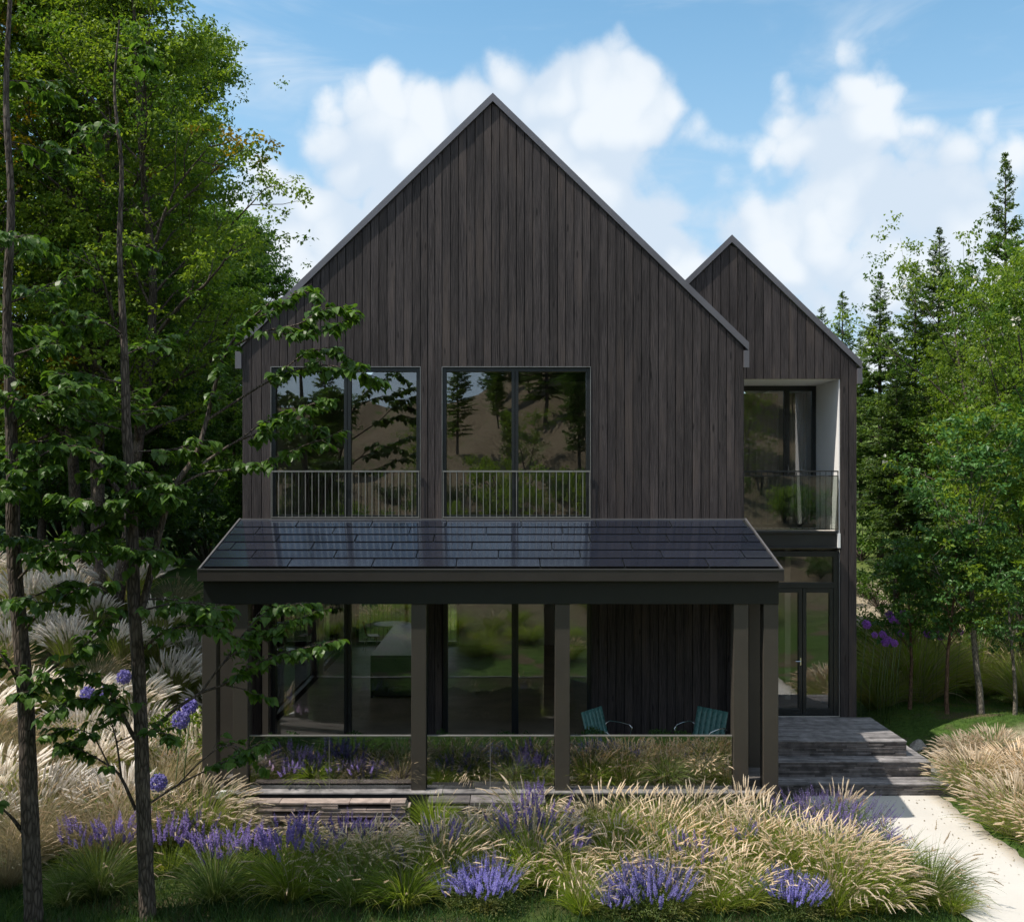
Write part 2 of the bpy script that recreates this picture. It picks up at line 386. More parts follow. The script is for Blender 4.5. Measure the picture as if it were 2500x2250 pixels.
def groundmat():
    m, nt, out = newmat('lawn_and_soil'); co = coords(nt)
    a = noise(nt, co, .9, 6, .6); b = noise(nt, co, 9, 6, .65); c = noise(nt, co, 45, 4, .7)
    g1 = mixc(nt, maprange(nt, b, .3, .7, 0, 1), (.028, .058, .012), (.075, .130, .028))
    g2 = mixc(nt, maprange(nt, c, .3, .7, 0, 1), (.055, .042, .028), (.15, .115, .075))
    col = mixc(nt, maprange(nt, a, .50, .62, 0, .9), g1, g2)
    sp = nt.nodes.new('ShaderNodeSeparateXYZ'); nt.links.new(co, sp.inputs[0])
    # sandy scars on the mound and on the far track, brown earth bank behind the camera
    bk = maprange(nt, sp.outputs[1], 3, 9, 1, 0)
    er = mixc(nt, maprange(nt, b, .3, .7, 0, 1), (.085, .064, .045), (.20, .16, .11))
    col = mixc(nt, math_n(nt, 'MULTIPLY', bk, maprange(nt, noise(nt, co, .7, 6, .75), .33, .47, 0, .95)), col, er)
    bed = math_n(nt, 'MULTIPLY', maprange(nt, sp.outputs[1], 12.2, 12.9, 0, 1), maprange(nt, sp.outputs[1], 15.6, 16.2, 1, 0))
    bed = math_n(nt, 'MULTIPLY', bed, maprange(nt, sp.outputs[0], -6.5, -5, 0, 1))
    bed = math_n(nt, 'MULTIPLY', bed, maprange(nt, sp.outputs[0], 4.8, 5.4, 1, 0))
    col = mixc(nt, math_n(nt, 'MULTIPLY', bed, .6), col, mixc(nt, c, (.030, .032, .014), (.085, .080, .035)))
    mx = maprange(nt, math_n(nt, 'ABSOLUTE', math_n(nt, 'SUBTRACT', sp.outputs[0], 10.2)), 1.2, 3.2, 1, 0)
    my = maprange(nt, math_n(nt, 'ABSOLUTE', math_n(nt, 'SUBTRACT', sp.outputs[1], 18.6)), .5, 1.5, 1, 0)
    sand = math_n(nt, 'MULTIPLY', math_n(nt, 'MULTIPLY', mx, my), maprange(nt, noise(nt, co, 1.7, 6, .65), .46, .54, 0, 1))
    col = mixc(nt, sand, col, mixc(nt, b, (.26, .19, .13), (.55, .46, .36)))
    qx = math_n(nt, 'ADD', math_n(nt, 'SUBTRACT', sp.outputs[0], math_n(nt, 'MULTIPLY', math_n(nt, 'SUBTRACT', sp.outputs[1], 31.), .22)), math_n(nt, 'MULTIPLY', a, 1.6))
    tr = maprange(nt, math_n(nt, 'ABSOLUTE', math_n(nt, 'SUBTRACT', qx, 12.1)), .45, 1.0, 1, 0)
    tr = math_n(nt, 'MULTIPLY', tr, maprange(nt, sp.outputs[1], 27.5, 29, 0, 1))
    tr = math_n(nt, 'MULTIPLY', tr, maprange(nt, sp.outputs[1], 31.5, 33.5, 1, 0))
    col = mixc(nt, tr, col, mixc(nt, b, (.26, .21, .15), (.46, .40, .32)))
    mead = math_n(nt, 'MULTIPLY', maprange(nt, sp.outputs[1], 24, 27, 0, 1), maprange(nt, sp.outputs[0], 6, 8, 0, 1))
    mead = math_n(nt, 'MULTIPLY', mead, math_n(nt, 'SUBTRACT', 1., tr))
    col = mixc(nt, math_n(nt, 'MULTIPLY', mead, .8), col, mixc(nt, b, (.07, .12, .026), (.16, .19, .055)))
    bsdf(nt, out, col, .95, .1, 0, c, .6, .03); return m
M['ground'] = groundmat()
g = link('ground', np_mesh('ground', [(V, Fq, 0)], [M['ground']], True)); tag(g, kind='structure')

# path of pale fine gravel from the steps towards the camera's bank
def pathmat():
    m, nt, out = newmat('pale_path'); co = coords(nt)
    a = noise(nt, co, 1.2, 5); c = noise(nt, co, 60, 3, .7)
    col = mixc(nt, a, (.47, .445, .41), (.58, .555, .52))
    v = N(nt, 'ShaderNodeTexVoronoi', _Scale=9.); nt.links.new(co, v.inputs['Vector'])
    sp = maprange(nt, v.outputs['Distance'], .03, .07, 1, 0)
    on = maprange(nt, noise(nt, co, 2.1, 3), .48, .56, 0, 1)
    col = mixc(nt, math_n(nt, 'MULTIPLY', sp, on), col, (.25, .18, .12))
    sx = nt.nodes.new('ShaderNodeSeparateXYZ'); nt.links.new(co, sx.inputs[0])
    ed = maprange(nt, math_n(nt, 'ADD', sx.outputs[0], math_n(nt, 'MULTIPLY', noise(nt, co, 6, 4), .35)), 7.35, 7.62, 0, .6)
    col = mixc(nt, ed, col, mixc(nt, c, (.50, .40, .29), (.62, .54, .44)))
    bsdf(nt, out, col, .9, .2, 0, c, .25, .004); return m
M['path'] = pathmat()
ys = np.linspace(4, 17.45, 110); blocks = []
xl = 5.15 + .5*sm(14, 12, ys) + .25*np.sin(ys*1.1); xr = 7.50 + .03*np.sin(ys*6) + .02*np.sin(ys*17+1) 
Vp = []
for j, yy in enumerate(ys):
    for q in np.linspace(0, 1, 9):
        xx = xl[j]*(1-q)+xr[j]*q; Vp.append((xx, yy, float(hgt(xx, yy)) + .022))
    Vp.append((xr[j]+.015, yy, float(hgt(xr[j], yy)) - .05))
idx = np.array([[j*10+k, j*10+k+1, (j+1)*10+k+1, (j+1)*10+k] for j in range(len(ys)-1) for k in range(9)])
o = link('path', np_mesh('path', [(np.array(Vp), idx, 0)], [M['path']], True)); tag(o, kind='structure')

# ------------------------------------------------------------------ the house
def strips(x0, x1, w):
    n = max(1, round((x1-x0)/w)); return [(x0+(x1-x0)*k/n, x0+(x1-x0)*(k+1)/n) for k in range(n)]
def clad(mb, xs, w, top, bot, holes, y0, y1, gap=.013, butt=True, mi=0):
    """vertical boards between the cut lines xs; top/bot functions of x; holes = (x0,x1,z0,z1)"""
    for a, b in zip(xs[:-1], xs[1:]):
        for p, q in strips(a, b, w):
            c = (p+q)/2; segs = [(None, None)]
            hs = sorted([h for h in holes if h[0]-1e-4 < c < h[1]+1e-4], key=lambda h: h[2])
            cur = None; ints = []
            for h in hs: ints.append((cur, h[2])); cur = h[3]
            ints.append((cur, None))
            l, r = p+gap/2, q-gap/2; dy = random.uniform(-.004, .004) if gap else 0
            for lo, hi in ints:
                zl0 = bot(l) if lo is None else lo; zr0 = bot(r) if lo is None else lo
                zl1 = top(l) if hi is None else hi; zr1 = top(r) if hi is None else hi
                if zl1-zl0 < .01 and zr1-zr0 < .01: continue
                mb.hexa([(l,y0+dy,zl0),(r,y0+dy,zr0),(r,y1,zr0),(l,y1,zl0)], [(l,y0+dy,zl1),(r,y0+dy,zr1),(r,y1,zr1),(l,y1,zl1)], mi)

XL, XR, XP = -4.745, 4.255, -.245; ZP = 11.52; ZE = 7.13
Y0 = 18.0; YB = 28.9
sl_ = (ZP-ZE)/(XR-XP)
top_main = lambda x: ZP - sl_*abs(x-XP)
botm = lambda x: -.85
UW = [(-4.227, -1.545, 4.02, 6.75), (-1.155, 1.51, 4.02, 6.75)]
GW = [(-4.227, -1.40, 0.0, 3.0), (-1.13, 1.53, 0.0, 3.0)]
house = empty('gabled_house', (0, 18, -.77))
tag(house, 'dark charred timber house with twin steep gables above a glazed porch', 'house')
inv = Vector((0, -18, .77))
def H(o):                      # put a part built in world coordinates under the house
    o.location = inv; return o
holes = UW + GW
mb = MB()
clad(mb, [XL, -4.227, -1.545, -1.155, 1.51, XR], .1515, lambda x: top_main(x)-.02, botm, holes, 18.0, 18.024)
wall = H(mb.build('wall', M['board'], house)); wall['label'] = 'tall gable wall of vertical charred boards'
mb = MB()
clad(mb, [XL+.03, -4.227, -1.545, -1.40, -1.155, -1.13, 1.51, 1.53, XR-.01], 9, lambda x: top_main(x)-.08, botm, holes, 18.030, 18.26, 0)
clad(mb, [XL+.006, -4.227, -1.545, -1.40, -1.155, -1.13, 1.51, 1.53, XR-.006], 9, lambda x: top_main(x)-.05, botm, holes, 18.0245, 18.0295, 0, mi=1)
# side and back walls of the long volume, with the glazed openings that let the sun in
for a, b in ((18.262, 18.7), (24.55, 24.75), (27.6, 28.7)):
    mb.box(XL+.03, XL+.25, a, b, -.85, 3.74)
mb.box(XL+.03, XL+.25, 18.7, 24.55, 3.0, 3.74); mb.box(XL+.03, XL+.25, 24.75, 27.6, 3.0, 3.74)
mb.box(XL+.03, XL+.25, 18.7, 24.55, -.85, -.2); mb.box(XL+.03, XL+.25, 24.75, 27.6, -.85, -.2)
mb.box(XL+.03, XL+.25, 18.262, 28.7, 3.745, 7.05)
mb.box(XR-.25, XR-.01, 18.262, 28.7, -.85, 7.05)
for (a, b, c, dd) in ((XL+.03, -4.3, -.85, 3.7), (-1.35, 2.5, -.85, 3.7), (3.95, XR-.01, -.85, 3.7), (2.5, 3.95, -.85, .05), (2.5, 3.95, 2.9, 3.7), (-4.3, -1.35, -.85, -.02), (-4.3, -1.35, 2.9, 3.7), (XL+.03, XR-.01, 3.702, 7.05)):
    mb.box(a, b, 28.702, 28.9, c, dd)
mb.prism([(XL+.2, 7.06), (XR-.2, 7.06), (XP, ZP-.35)], 28.6, 28.85)
H(mb.build('wall_core', [M['iwall'], M['backing']], house))
# boards on the outside of the long side walls
mb = MB()
for (xo, xi) in ((XL, XL+.024), (XR-.006, XR+.018)):
    for a, b in strips(18.03, 28.9, .1515):
        if xo < 0 and (18.7 < (a+b)/2 < 24.55 or 24.75 < (a+b)/2 < 27.6):
            mb.box(xo, xi, a+.006, b-.006, 3.0, 7.1); mb.box(xo, xi, a+.006, b-.006, -.85, -.2)
        else: mb.box(xo, xi, a+.006, b-.006, -.85, 7.1)
o = H(mb.build('side_cladding', M['board'], house))
# floors
mb = MB(); mb.box(XL+.26, XR-.26, 18.27, 28.69, -.2, -.01)
H(mb.build('ground_floor', M['ifloor'], house))
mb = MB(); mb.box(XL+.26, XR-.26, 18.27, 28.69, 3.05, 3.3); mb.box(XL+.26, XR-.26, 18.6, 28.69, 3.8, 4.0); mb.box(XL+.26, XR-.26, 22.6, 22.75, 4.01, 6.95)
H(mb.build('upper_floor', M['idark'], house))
# roof: two sheets with a thin zinc edge
t = .13
def roof_poly(xp, zp, xe, ze, th):
    d = Vector((xe-xp, 0, ze-zp)).normalized(); n = Vector((-d.z, 0, d.x)); n = n if n.z > 0 else -n
    off = th / abs(n.z)
    return [(xe, ze), (xp, zp), (xp, zp+off), (xe, ze+off)] if xe < xp else [(xp, zp), (xe, ze), (xe, ze+off), (xp, zp+off)]
def roof(xp, zp, xl, xr, zl, zr, y0, y1, nm):
    mb = MB()
    for xe, ze in ((xl, zl), (xr, zr)):
        P = roof_poly(xp, zp, xe, ze, .10)
        if xe > xp: mb.prism(P, y0+.06, y1)
        else: mb.prism(P, y0+.06, y1)
    return H(mb.build(nm, M['roofing'], house))
rf = roof(XP, ZP-.012, XL-.10, XR+.08, top_main(XL-.10), top_main(XR+.08), 18.0, 29.0, 'roof')
def verge(xp, zp, xl, xr, zfun, y0, y1, nm, th=.105, drop=.30):
    mb = MB()
    for xe in (xl, xr):
        if xe is None: continue
        P = roof_poly(xp, zp, xe, zfun(xe), th)
        mb.prism(P, y0, y1)
    if xr is not None:
        s = zfun(xr); mb.box(xr-.09, xr+.004, y0-.001, y1+.001, s-drop, s+.005)
    if xl is not None:
        s = zfun(xl); mb.box(xl-.004, xl+.105, y0-.001, y1+.001, s-drop, s+.005)
    return H(mb.build(nm, M['trim'], house))
verge(XP, ZP-.01, XL-.11, XR+.09, top_main, 17.955, 18.06, 'gable_trim')
# gutter boards along the eaves
# --- windows
def pane_box(x0, x1, y, z0, z1):
    m = MB(); m.box(x0, x1, y, y+.012, z0, z1); return m
def window(x0, x1, z0, z1, mull, y=18.0, rail=None, sill=True, fw=.075, lab=None, deep=.10):
    m = MB(); yb = y+deep
    # outer frame ring, set back in the wall
    m.box(x0+.004, x0+fw, y+.03, yb+.08, z0, z1); m.box(x1-fw, x1-.004, y+.03, yb+.08, z0, z1)
    m.box(x0+fw, x1-fw, y+.032, yb+.08, z1-fw, z1-.003); m.box(x0+fw, x1-fw, y+.032, yb+.08, z0+.003, z0+fw)
    for c in mull: m.box(c-.062, c-.006, y+.034, yb+.078, z0+fw, z1-fw); m.box(c+.006, c+.062, y+.034, yb+.078, z0+fw, z1-fw); m.box(c-.006, c+.006, y+.05, yb+.06, z0+fw, z1-fw)
    fr = H(m.build('window', M['frame'], house, bevel=.003))
    if lab: fr['label'] = lab
    # thin bright edge strip round the reveal
    m = MB(); e = .012
    m.box(x0-.004, x0+.004, y-.008, y+.032, z0-.008, z1+.010); m.box(x1-.004, x1+.004, y-.008, y+.032, z0-.008, z1+.010)
    m.box(x0+.004, x1-.004, y-.010, y+.032, z1, z1+.011)
    if sill: m.box(x0-.02, x1+.02, y-.05, y+.03, z0-.03, z0-.003)
    t_ = m.build('reveal_edge', M['steel' if sill else 'darksteel'], fr)
    cuts = [x0+fw] + [q for c in mull for q in (c-.062, c+.062)] + [x1-fw]
    for a, b in zip(cuts[::2], cuts[1::2]):
        pane_box(a, b, yb, z0+fw, z1-fw).build('pane', M['glass'], fr)
    return fr
def railing(x0, x1, z0, z1, y, n, tops=1, nm='railing', parent=None, matl='steel', r=.0065):
    m = MB(); m.box(x0, x1, y-.012, y+.012, z1-.016, z1+.012)
    if tops == 2: m.box(x0, x1, y-.008, y+.008, z1-.10, z1-.085)
    m.box(x0, x1, y-.008, y+.008, z0, z0+.018)
    for k in range(n+1):
        xx = x0+.012+(x1-x0-.024)*k/n; m.box(xx-r, xx+r, y-r*.8, y+r*.8, z0+.018, z1-.016)
    o = m.build(nm, M[matl], parent or house)
    return H(o) if parent is None else o
window(*UW[0][:2], *UW[0][2:], [-2.86], lab='upper window nearer the big trees, two panes')
window(*UW[1][:2], *UW[1][2:], [.155], lab='upper window nearer the gable centre, two panes')
railing(-4.21, -1.56, 4.05, 4.885, 17.96, 22); railing(-1.14, 1.50, 4.05, 4.885, 17.96, 22)
window(*GW[0][:2], *GW[0][2:], [-2.86], sill=False, lab='tall porch window in front of the kitchen island')
window(*GW[1][:2], *GW[1][2:], [.155], sill=False, lab='tall porch window beside the boarded wall')
# side and back windows of the kitchen, the narrower back one added for daylight
m = MB()
for (a, b) in ((18.7, 24.55), (24.75, 27.6)):
    m.box(XL+.06, XL+.16, a, a+.07, -.2, 3.0); m.box(XL+.06, XL+.16, b-.07, b, -.2, 3.0); m.box(XL+.06, XL+.16, a+.07, b-.07, 2.93, 3.0); m.box(XL+.06, XL+.16, a+.07, b-.07, -.2, .03)
fr = H(m.build('window', M['frame'], house)); fr['label'] = 'long side window facing the grassy bank'
for (a, b) in ((18.77, 24.48), (24.82, 27.53)):
    m = MB(); m.box(XL+.10, XL+.112, a, b, .03, 2.93); m.build('pane', M['glass'], fr)
m = MB()
for a in (-4.3, -2.86-.04, -1.35-.08): m.box(a, a+.08, 28.66, 28.76, .05, 2.9)
m.box(-4.3, -1.35, 28.665, 28.755, -.02, .05+.05)
fr = H(m.build('window', M['frame'], house)); fr['label'] = 'far window at the back of the kitchen'
m = MB(); m.box(-4.22, -2.9, 28.70, 28.712, .10, 2.9); m.box(-2.82, -1.43, 28.70, 28.712, .10, 2.9); m.build('pane', M['glass'], fr)
m = MB()  # added window, hidden from the camera, that brightens the room inside
for a in (2.5, 3.87): m.box(a, a+.08, 28.66, 28.76, .13, 2.82)
m.box(2.5, 3.95, 28.665, 28.755, .05, .13); m.box(2.5, 3.95, 28.665, 28.755, 2.82, 2.9)
fr = H(m.build('window', M['frame'], house)); fr['label'] = 'narrower back window added out of sight behind the boarded wall to light the kitchen'
m = MB(); m.box(2.58, 3.87, 28.70, 28.712, .13, 2.82); m.build('pane', M['glass'], fr)
rl = railing(-4.3, -1.35, .1, 1.15, 28.95, 24, matl='darksteel', r=.008)

# --- wing on the right
WX0, WXR, WXP = 2.0, 6.99, 4.49; WZP = 9.47; WZE = 7.03; WY = 20.0
wsl = (WZP-WZE)/(WXR-WXP)
wtop = lambda x: WZP - wsl*abs(x-WXP)
wbot = lambda x: max(-.85 if x > 4.25 else 0, top_main(x)-.4 if x < 4.25 else -.85)
LOG = (4.30, 6.66, 3.37, 6.74)      # loggia and its steel beam
DOOR = (4.30, 6.64, 0.0, 3.31)
holes = [(4.275, 6.66, -.0, 6.74)]
mb = MB(); clad(mb, [2.95, 4.275, 6.66, WXR], .169, lambda x: wtop(x)-.02, wbot, holes, 20.0, 20.024)
o = H(mb.build('wall', M['board'], house)); o['label'] = 'smaller gable wall above the recessed balcony'
mb = MB(); clad(mb, [2.95, 4.275, 6.66, WXR-.03], 9, lambda x: wtop(x)-.08, wbot, holes, 20.03, 20.2, 0)
clad(mb, [2.95, 4.275, 6.66, WXR-.006], 9, lambda x: wtop(x)-.05, wbot, holes, 20.0245, 20.0295, 0, mi=1)
mb.box(WXR-.25, WXR-.03, 20.202, 28.5, -.85, 7.0); mb.box(6.665, WXR-.252, 20.202, 20.4, -.85, 3.2)
mb.box(4.27, WXR-.26, 25.5, 25.7, -.85, 6.9); 
H(mb.build('wall_core', [M['iwall'], M['backing']], house))
mb = MB()
for a, b in strips(20.03, 28.5, .169): mb.box(WXR-.024, WXR, a+.006, b-.006, -.85, 7.0)
H(mb.build('side_cladding', M['board'], house))
rf = roof(WXP, WZP-.012, 2.3, WXR+.08, wtop(2.3), wtop(WXR+.08), 20.0, 28.6, 'roof')
verge(WXP, WZP-.01, 3.0, WXR+.09, wtop, 19.955, 20.06, 'gable_trim', drop=.30)
# loggia lining
mb = MB()
mb.box(6.64, 6.78, 20.03, 21.62, 3.37, 6.76)                       # reveal wall that catches the sun
mb.box(4.27, 6.638, 20.03, 21.62, 6.742, 6.90)                     # soffit
mb.box(6.605, 6.658, 19.985, 20.028, 3.372, 3.66)
o = H(mb.build('balcony_lining', M['white'], house))
mb = MB(); mb.box(4.27, 6.638, 20.10, 21.6, 3.52, 3.70); mb.box(4.27, 6.6, 20.202, 25.49, 3.32, 3.40)
H(mb.build('balcony_floor', M['palefloor'], house))
mb = MB()                                                          # steel channel under the balcony
mb.box(4.27, 6.60, 19.99, 20.09, 3.665, 3.71); mb.box(4.27, 6.60, 19.99, 20.09, 3.36, 3.39); mb.box(4.27, 6.60, 20.05, 20.07, 3.39, 3.665)
H(mb.build('channel_beam', M['darksteel'], house, bevel=.003))
# balcony door glazing
m = MB(); y = 21.5
zt = 6.742
m.box(4.27, 6.638, y, y+.08, zt-.11, zt-.002); m.box(4.27, 6.638, y, y+.08, 3.702, 3.78); m.box(6.55, 6.638, y, y+.08, 3.78, zt-.11)
m.box(5.95, 5.99, y, y+.08, 3.78, zt-.11); m.box(5.99, 6.07, y-.012, y+.08, 3.78, zt-.11)
bd = H(m.build('balcony_door', M['frame'], house, bevel=.003))
m = MB(); m.box(4.27, 5.95, y+.03, y+.042, 3.78, zt-.11); m.box(6.07, 6.55, y+.03, y+.042, 3.78, zt-.11); m.build('pane', M['glass'], bd)
m = MB(); m.tube([(6.03, y-.02, 4.85), (6.03, y-.045, 4.87), (6.03, y-.045, 5.02), (6.03, y-.02, 5.04)], .009); m.build('handle', M['steel'], bd)
railing(4.27, 6.63, 3.73, 4.90, 20.04, 20, 2, matl='darksteel', r=.006)
m = MB(); m.box(4.28, 6.62, 20.012, 20.024, 3.73, 4.80); o = H(m.build('glass_guard', M['bglass'], house)); 
# entrance door
m = MB(); y = 20.10
x0, x1 = 4.28, 6.62
m.box(x1-.07, x1+.035, y-.03, y+.1, 0.0, 3.30); m.box(x0, x1-.07, y-.03, y+.1, 3.19, 3.30); m.box(x0, x1-.07, y-.03, y+.1, 2.56, 2.67); m.box(x0, x1-.07, y-.03, y+.1, -.01, .035)
door = H(m.build('door_frame', M['frame'], house, bevel=.003))
for (a, b) in ((5.30, 5.925), (5.935, 6.545)):
    m = MB(); f = .075
    m.box(a, a+f, y-.02, y+.07, .04, 2.555); m.box(b-f, b, y-.02, y+.07, .04, 2.555); m.box(a+f, b-f, y-.02, y+.07, 2.47, 2.555); m.box(a+f, b-f, y-.02, y+.07, .04, .15)
    dl = H(m.build('door', M['frame'], house, bevel=.003))
    pane_box(a+f, b-f, y+.02, .15, 2.47).build('pane', M['glass'], dl)
    if a < 5.5:
        m = MB(); m.box(b-.05, b-.025, y-.035, y-.02, 1.02, 1.17); m.tube([(b-.037, y-.05, 1.10), (b-.14, y-.05, 1.10)], .009); m.build('handle', M['chrome'], dl)
m = MB(); m.box(x0, 5.295, y-.02, y+.07, .04, .15); m.box(x0, 5.295, y-.02, y+.07, 2.47, 2.555)
m.build('sidelight_rail', M['frame'], door)
m = MB(); m.box(x0, 5.295, y+.02, y+.032, .15, 2.47); m.box(x0, x1-.07, y+.02, y+.032, 2.67, 3.19); m.build('pane', M['glass'], door)
m = MB(); m.box(6.665, 6.668, 19.99, 20.0, 0, 3.3)
mb = MB(); mb.box(4.27, 6.72, 20.21, 25.49, -.2, -.01); H(mb.build('hall_floor', M['ifloor'], house))
mb = MB(); mb.box(6.0, 6.12, 21.6, 25.4, 0, 3.3); mb.box(4.3, 4.9, 24.2, 24.35, 0, 3.3); H(mb.build('hall_wall', M['iwall'], house))

# curtains behind the balcony door
m = MB()
def drape(x0, x1, y, z0, z1, n=28, amp=.035, pinch=0.0):
    vs = []; fs = []
    for j in range(7):
        tt = j/6; zz = z0+(z1-z0)*tt
        for k in range(n+1):
            q = k/n; xx = x0+(x1-x0)*q; xx = xx + pinch*(1-tt)*(x1-xx)
            vs.append((xx, y+amp*math.sin(q*n*1.15), zz)); vs.append((xx, y+.01+amp*math.sin(q*n*1.15), zz))
    w_ = 2*(n+1)
    for j in range(6):
        for k in range(n):
            a = j*w_+2*k; fs.append((a, a+2, a+w_+2, a+w_)); fs.append((a+1, a+w_+1, a+w_+3, a+3))
    m.add(vs, fs)
drape(6.12, 6.5, 21.72, 3.75, 6.6, 20, .03, .35); drape(4.95, 5.9, 21.75, 3.75, 6.6, 30)
o = m.build('curtain', M['curtain'], None, True); tag(o, 'grey brown curtain drawn behind the recessed balcony door', 'curtain')

# ------------------------------------------------------------------ porch
PX0, PX1 = -4.78, 4.29; PF = 15.58
porch = empty('porch', (0, 15.7, -.3)); pin = Vector((0, -15.7, .3))
tag(porch, 'lean-to porch with solar tiled roof, bronze posts and glass balustrade', 'porch')
def P(o): o.location = pin; return o
zb, zf = 4.75-.755+.02, 4.75-1.40      # back and front heights of the roof plane
sp_ = (zb-zf)/(18.0-15.66)
rz = lambda yy: zf + (yy-15.66)*sp_
m = MB()
m.hexa([(PX0,15.62,rz(15.62)-.10),(PX1,15.62,rz(15.62)-.10),(PX1,17.99,rz(17.99)-.10),(PX0,17.99,rz(17.99)-.10)],
       [(PX0,15.62,rz(15.62)-.01),(PX1,15.62,rz(15.62)-.01),(PX1,17.99,rz(17.99)-.01),(PX0,17.99,rz(17.99)-.01)])
m.box(PX0, PX1, 17.955, 17.99, rz(17.955)-.005, zb+.020, 1)
for xx in (PX0-.015, PX1-.015):
    m.hexa([(xx,15.60,rz(15.60)-.12),(xx+.030,15.60,rz(15.60)-.12),(xx+.030,17.992,rz(17.992)-.12),(xx,17.992,rz(17.992)-.12)],
           [(xx,15.60,rz(15.60)+.03),(xx+.030,15.60,rz(15.60)+.03),(xx+.030,17.992,rz(17.992)+.03),(xx,17.992,rz(17.992)+.03)], 1)
proof = P(m.build('roof', [M['beam'], M['lip']], porch, bevel=.002))
# solar tiles in six lapped courses, joints staggered
m = MB(); n = 6; ya, yb_ = 15.68, 17.93; L = (yb_-ya)/n
for k in range(n):
    a = ya+k*L; b = a+L+.02
    off = (0.0, .66, .22, .88, .44, 1.05)[k]; x = PX0+.03-1.32+off
    while x < PX1-.03:
        l = max(PX0+.03, x+.009); r = min(PX1-.035, x+1.32-.009)
        if r-l > .05:
            lift = .027; e = random.uniform(-.0015, .0015)
            m.add([(l+.001,a-.003,rz(a)+.004),(r-.001,a-.003,rz(a)+.004),(r-.001,a-.003,rz(a)+lift-.004),(l+.001,a-.003,rz(a)+lift-.004)], [(0,1,2,3)], 1)
            m.hexa([(l,a,rz(a)+.006),(r,a,rz(a)+.006),(r,b,rz(b)+.002),(l,b,rz(b)+.002)],
                   [(l,a,rz(a)+lift+e),(r,a,rz(a)+lift-e),(r,b,rz(b)+.012-e),(l,b,rz(b)+.012+e)])
        x += 1.32
st_ = m.build('solar_tiles', [M['solar'], M['void']], proof)
# gutter and fascia
m = MB(); 
m.box(PX0-.02, PX1+.02, 15.56, 15.60, zf-.19, zf-.005); m.box(PX0-.02, PX1+.02, 15.601, 15.66, zf-.19, zf-.17)
m.box(PX0-.02, PX0, 15.601, 15.70, zf-.189, zf-.006); m.box(PX1, PX1+.02, 15.601, 15.70, zf-.189, zf-.006)
P(m.build('gutter', M['gutter'], porch, bevel=.004))
m = MB(); m.box(PX0-.022, PX1+.022, 15.552, 15.562, zf-.012, zf+.002); P(m.build('gutter_lip', M['lip'], porch))
m = MB(); m.box(PX0+.04, PX1-.03, 15.68, 15.92, 2.79, zf-.19); 
m.box(PX0+.045, PX0+.24, 15.921, 17.97, 2.79, zf-.2); m.box(PX1-.24, PX1-.035, 15.921, 17.97, 2.79, zf-.2)
P(m.build('beam', M['beam'], porch, bevel=.004))
pf = 15.70
for (a, b) in ((399, 427), (460, 489), (812, 841), (1096, 1125), (1449, 1478), (1508, 1537)):
    x0 = (a-1000)/126.1; x1 = (b-1000)/126.1
    m = MB(); m.box(x0, x1, pf, pf+.23, -.75 if a > 1400 else -.32, 2.788)
    P(m.build('post', M['post'], porch, bevel=.004))
for yy in (16.65, 17.70):
    for x0 in ((399-1000)/126.1, (1508-1000)/126.1):
        m = MB(); m.box(x0, x0+.23, yy, yy+.23, -.75, 2.788); P(m.build('post', M['post'], porch, bevel=.004))
# inner posts of the side bays
for x0, yy in (((460-1000)/126.1, 17.6),):
    m = MB(); m.box(x0, x0+.1, yy, yy+.1, -.2, 2.788); P(m.build('post', M['post'], porch))
# glass balustrade: three bays
for (a, b, joints) in ((489, 812, (650,)), (841, 1096, (968,)), (1125, 1449, ())):
    x0 = (a-1000)/126.1+.01; x1 = (b-1000)/126.1-.01; y = 15.78
    m = MB(); m.box(x0, x1, y-.022, y+.022, .70, .722)
    r_ = P(m.build('handrail', M['steel'], porch, bevel=.003))
    cuts = [x0] + [(j-1000)/125.5 for j in joints] + [x1]
    for p, q in zip(cuts[:-1], cuts[1:]):
        m = MB(); m.box(p+.004, q-.004, y-.006, y+.006, -.13, .699); m.build('glass_panel', M['bglass'], r_)
    for j in joints:
        m = MB(); c = (j-1000)/125.5; m.box(c-.004, c+.004, y-.009, y+.009, -.13, .699); m.build('joint_strip', M['steel'], r_)
m = MB(); m.box(-4.5, 4.26, 15.95, 17.98, -.28, -.06)
for k in range(17): m.box(-4.5, 4.26, 15.951+k*.119, 15.951+k*.119+.112, -.058, -.04, 0)
P(m.build('floor', M['porchfloor'], porch))
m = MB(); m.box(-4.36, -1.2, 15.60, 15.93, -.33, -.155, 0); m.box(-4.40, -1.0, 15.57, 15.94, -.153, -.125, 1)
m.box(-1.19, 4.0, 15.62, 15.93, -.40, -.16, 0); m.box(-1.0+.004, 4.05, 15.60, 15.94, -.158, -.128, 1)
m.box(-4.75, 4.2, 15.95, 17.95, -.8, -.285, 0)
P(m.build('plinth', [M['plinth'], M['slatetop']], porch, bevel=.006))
# small white block at the foot of the corner post
m = MB(); c = at(437, 1568, 15.5)
m.prism([(c.x-.075, c.z-.05), (c.x+.06, c.z-.05), (c.x+.085, c.z+.055), (c.x-.02, c.z+.055), (c.x-.075, c.z+.03)], 15.45, 15.55)
o = m.build('spotlight', M['white'], None, bevel=.006); tag(o, 'small white box lamp at the foot of the porch corner post', 'lamp')

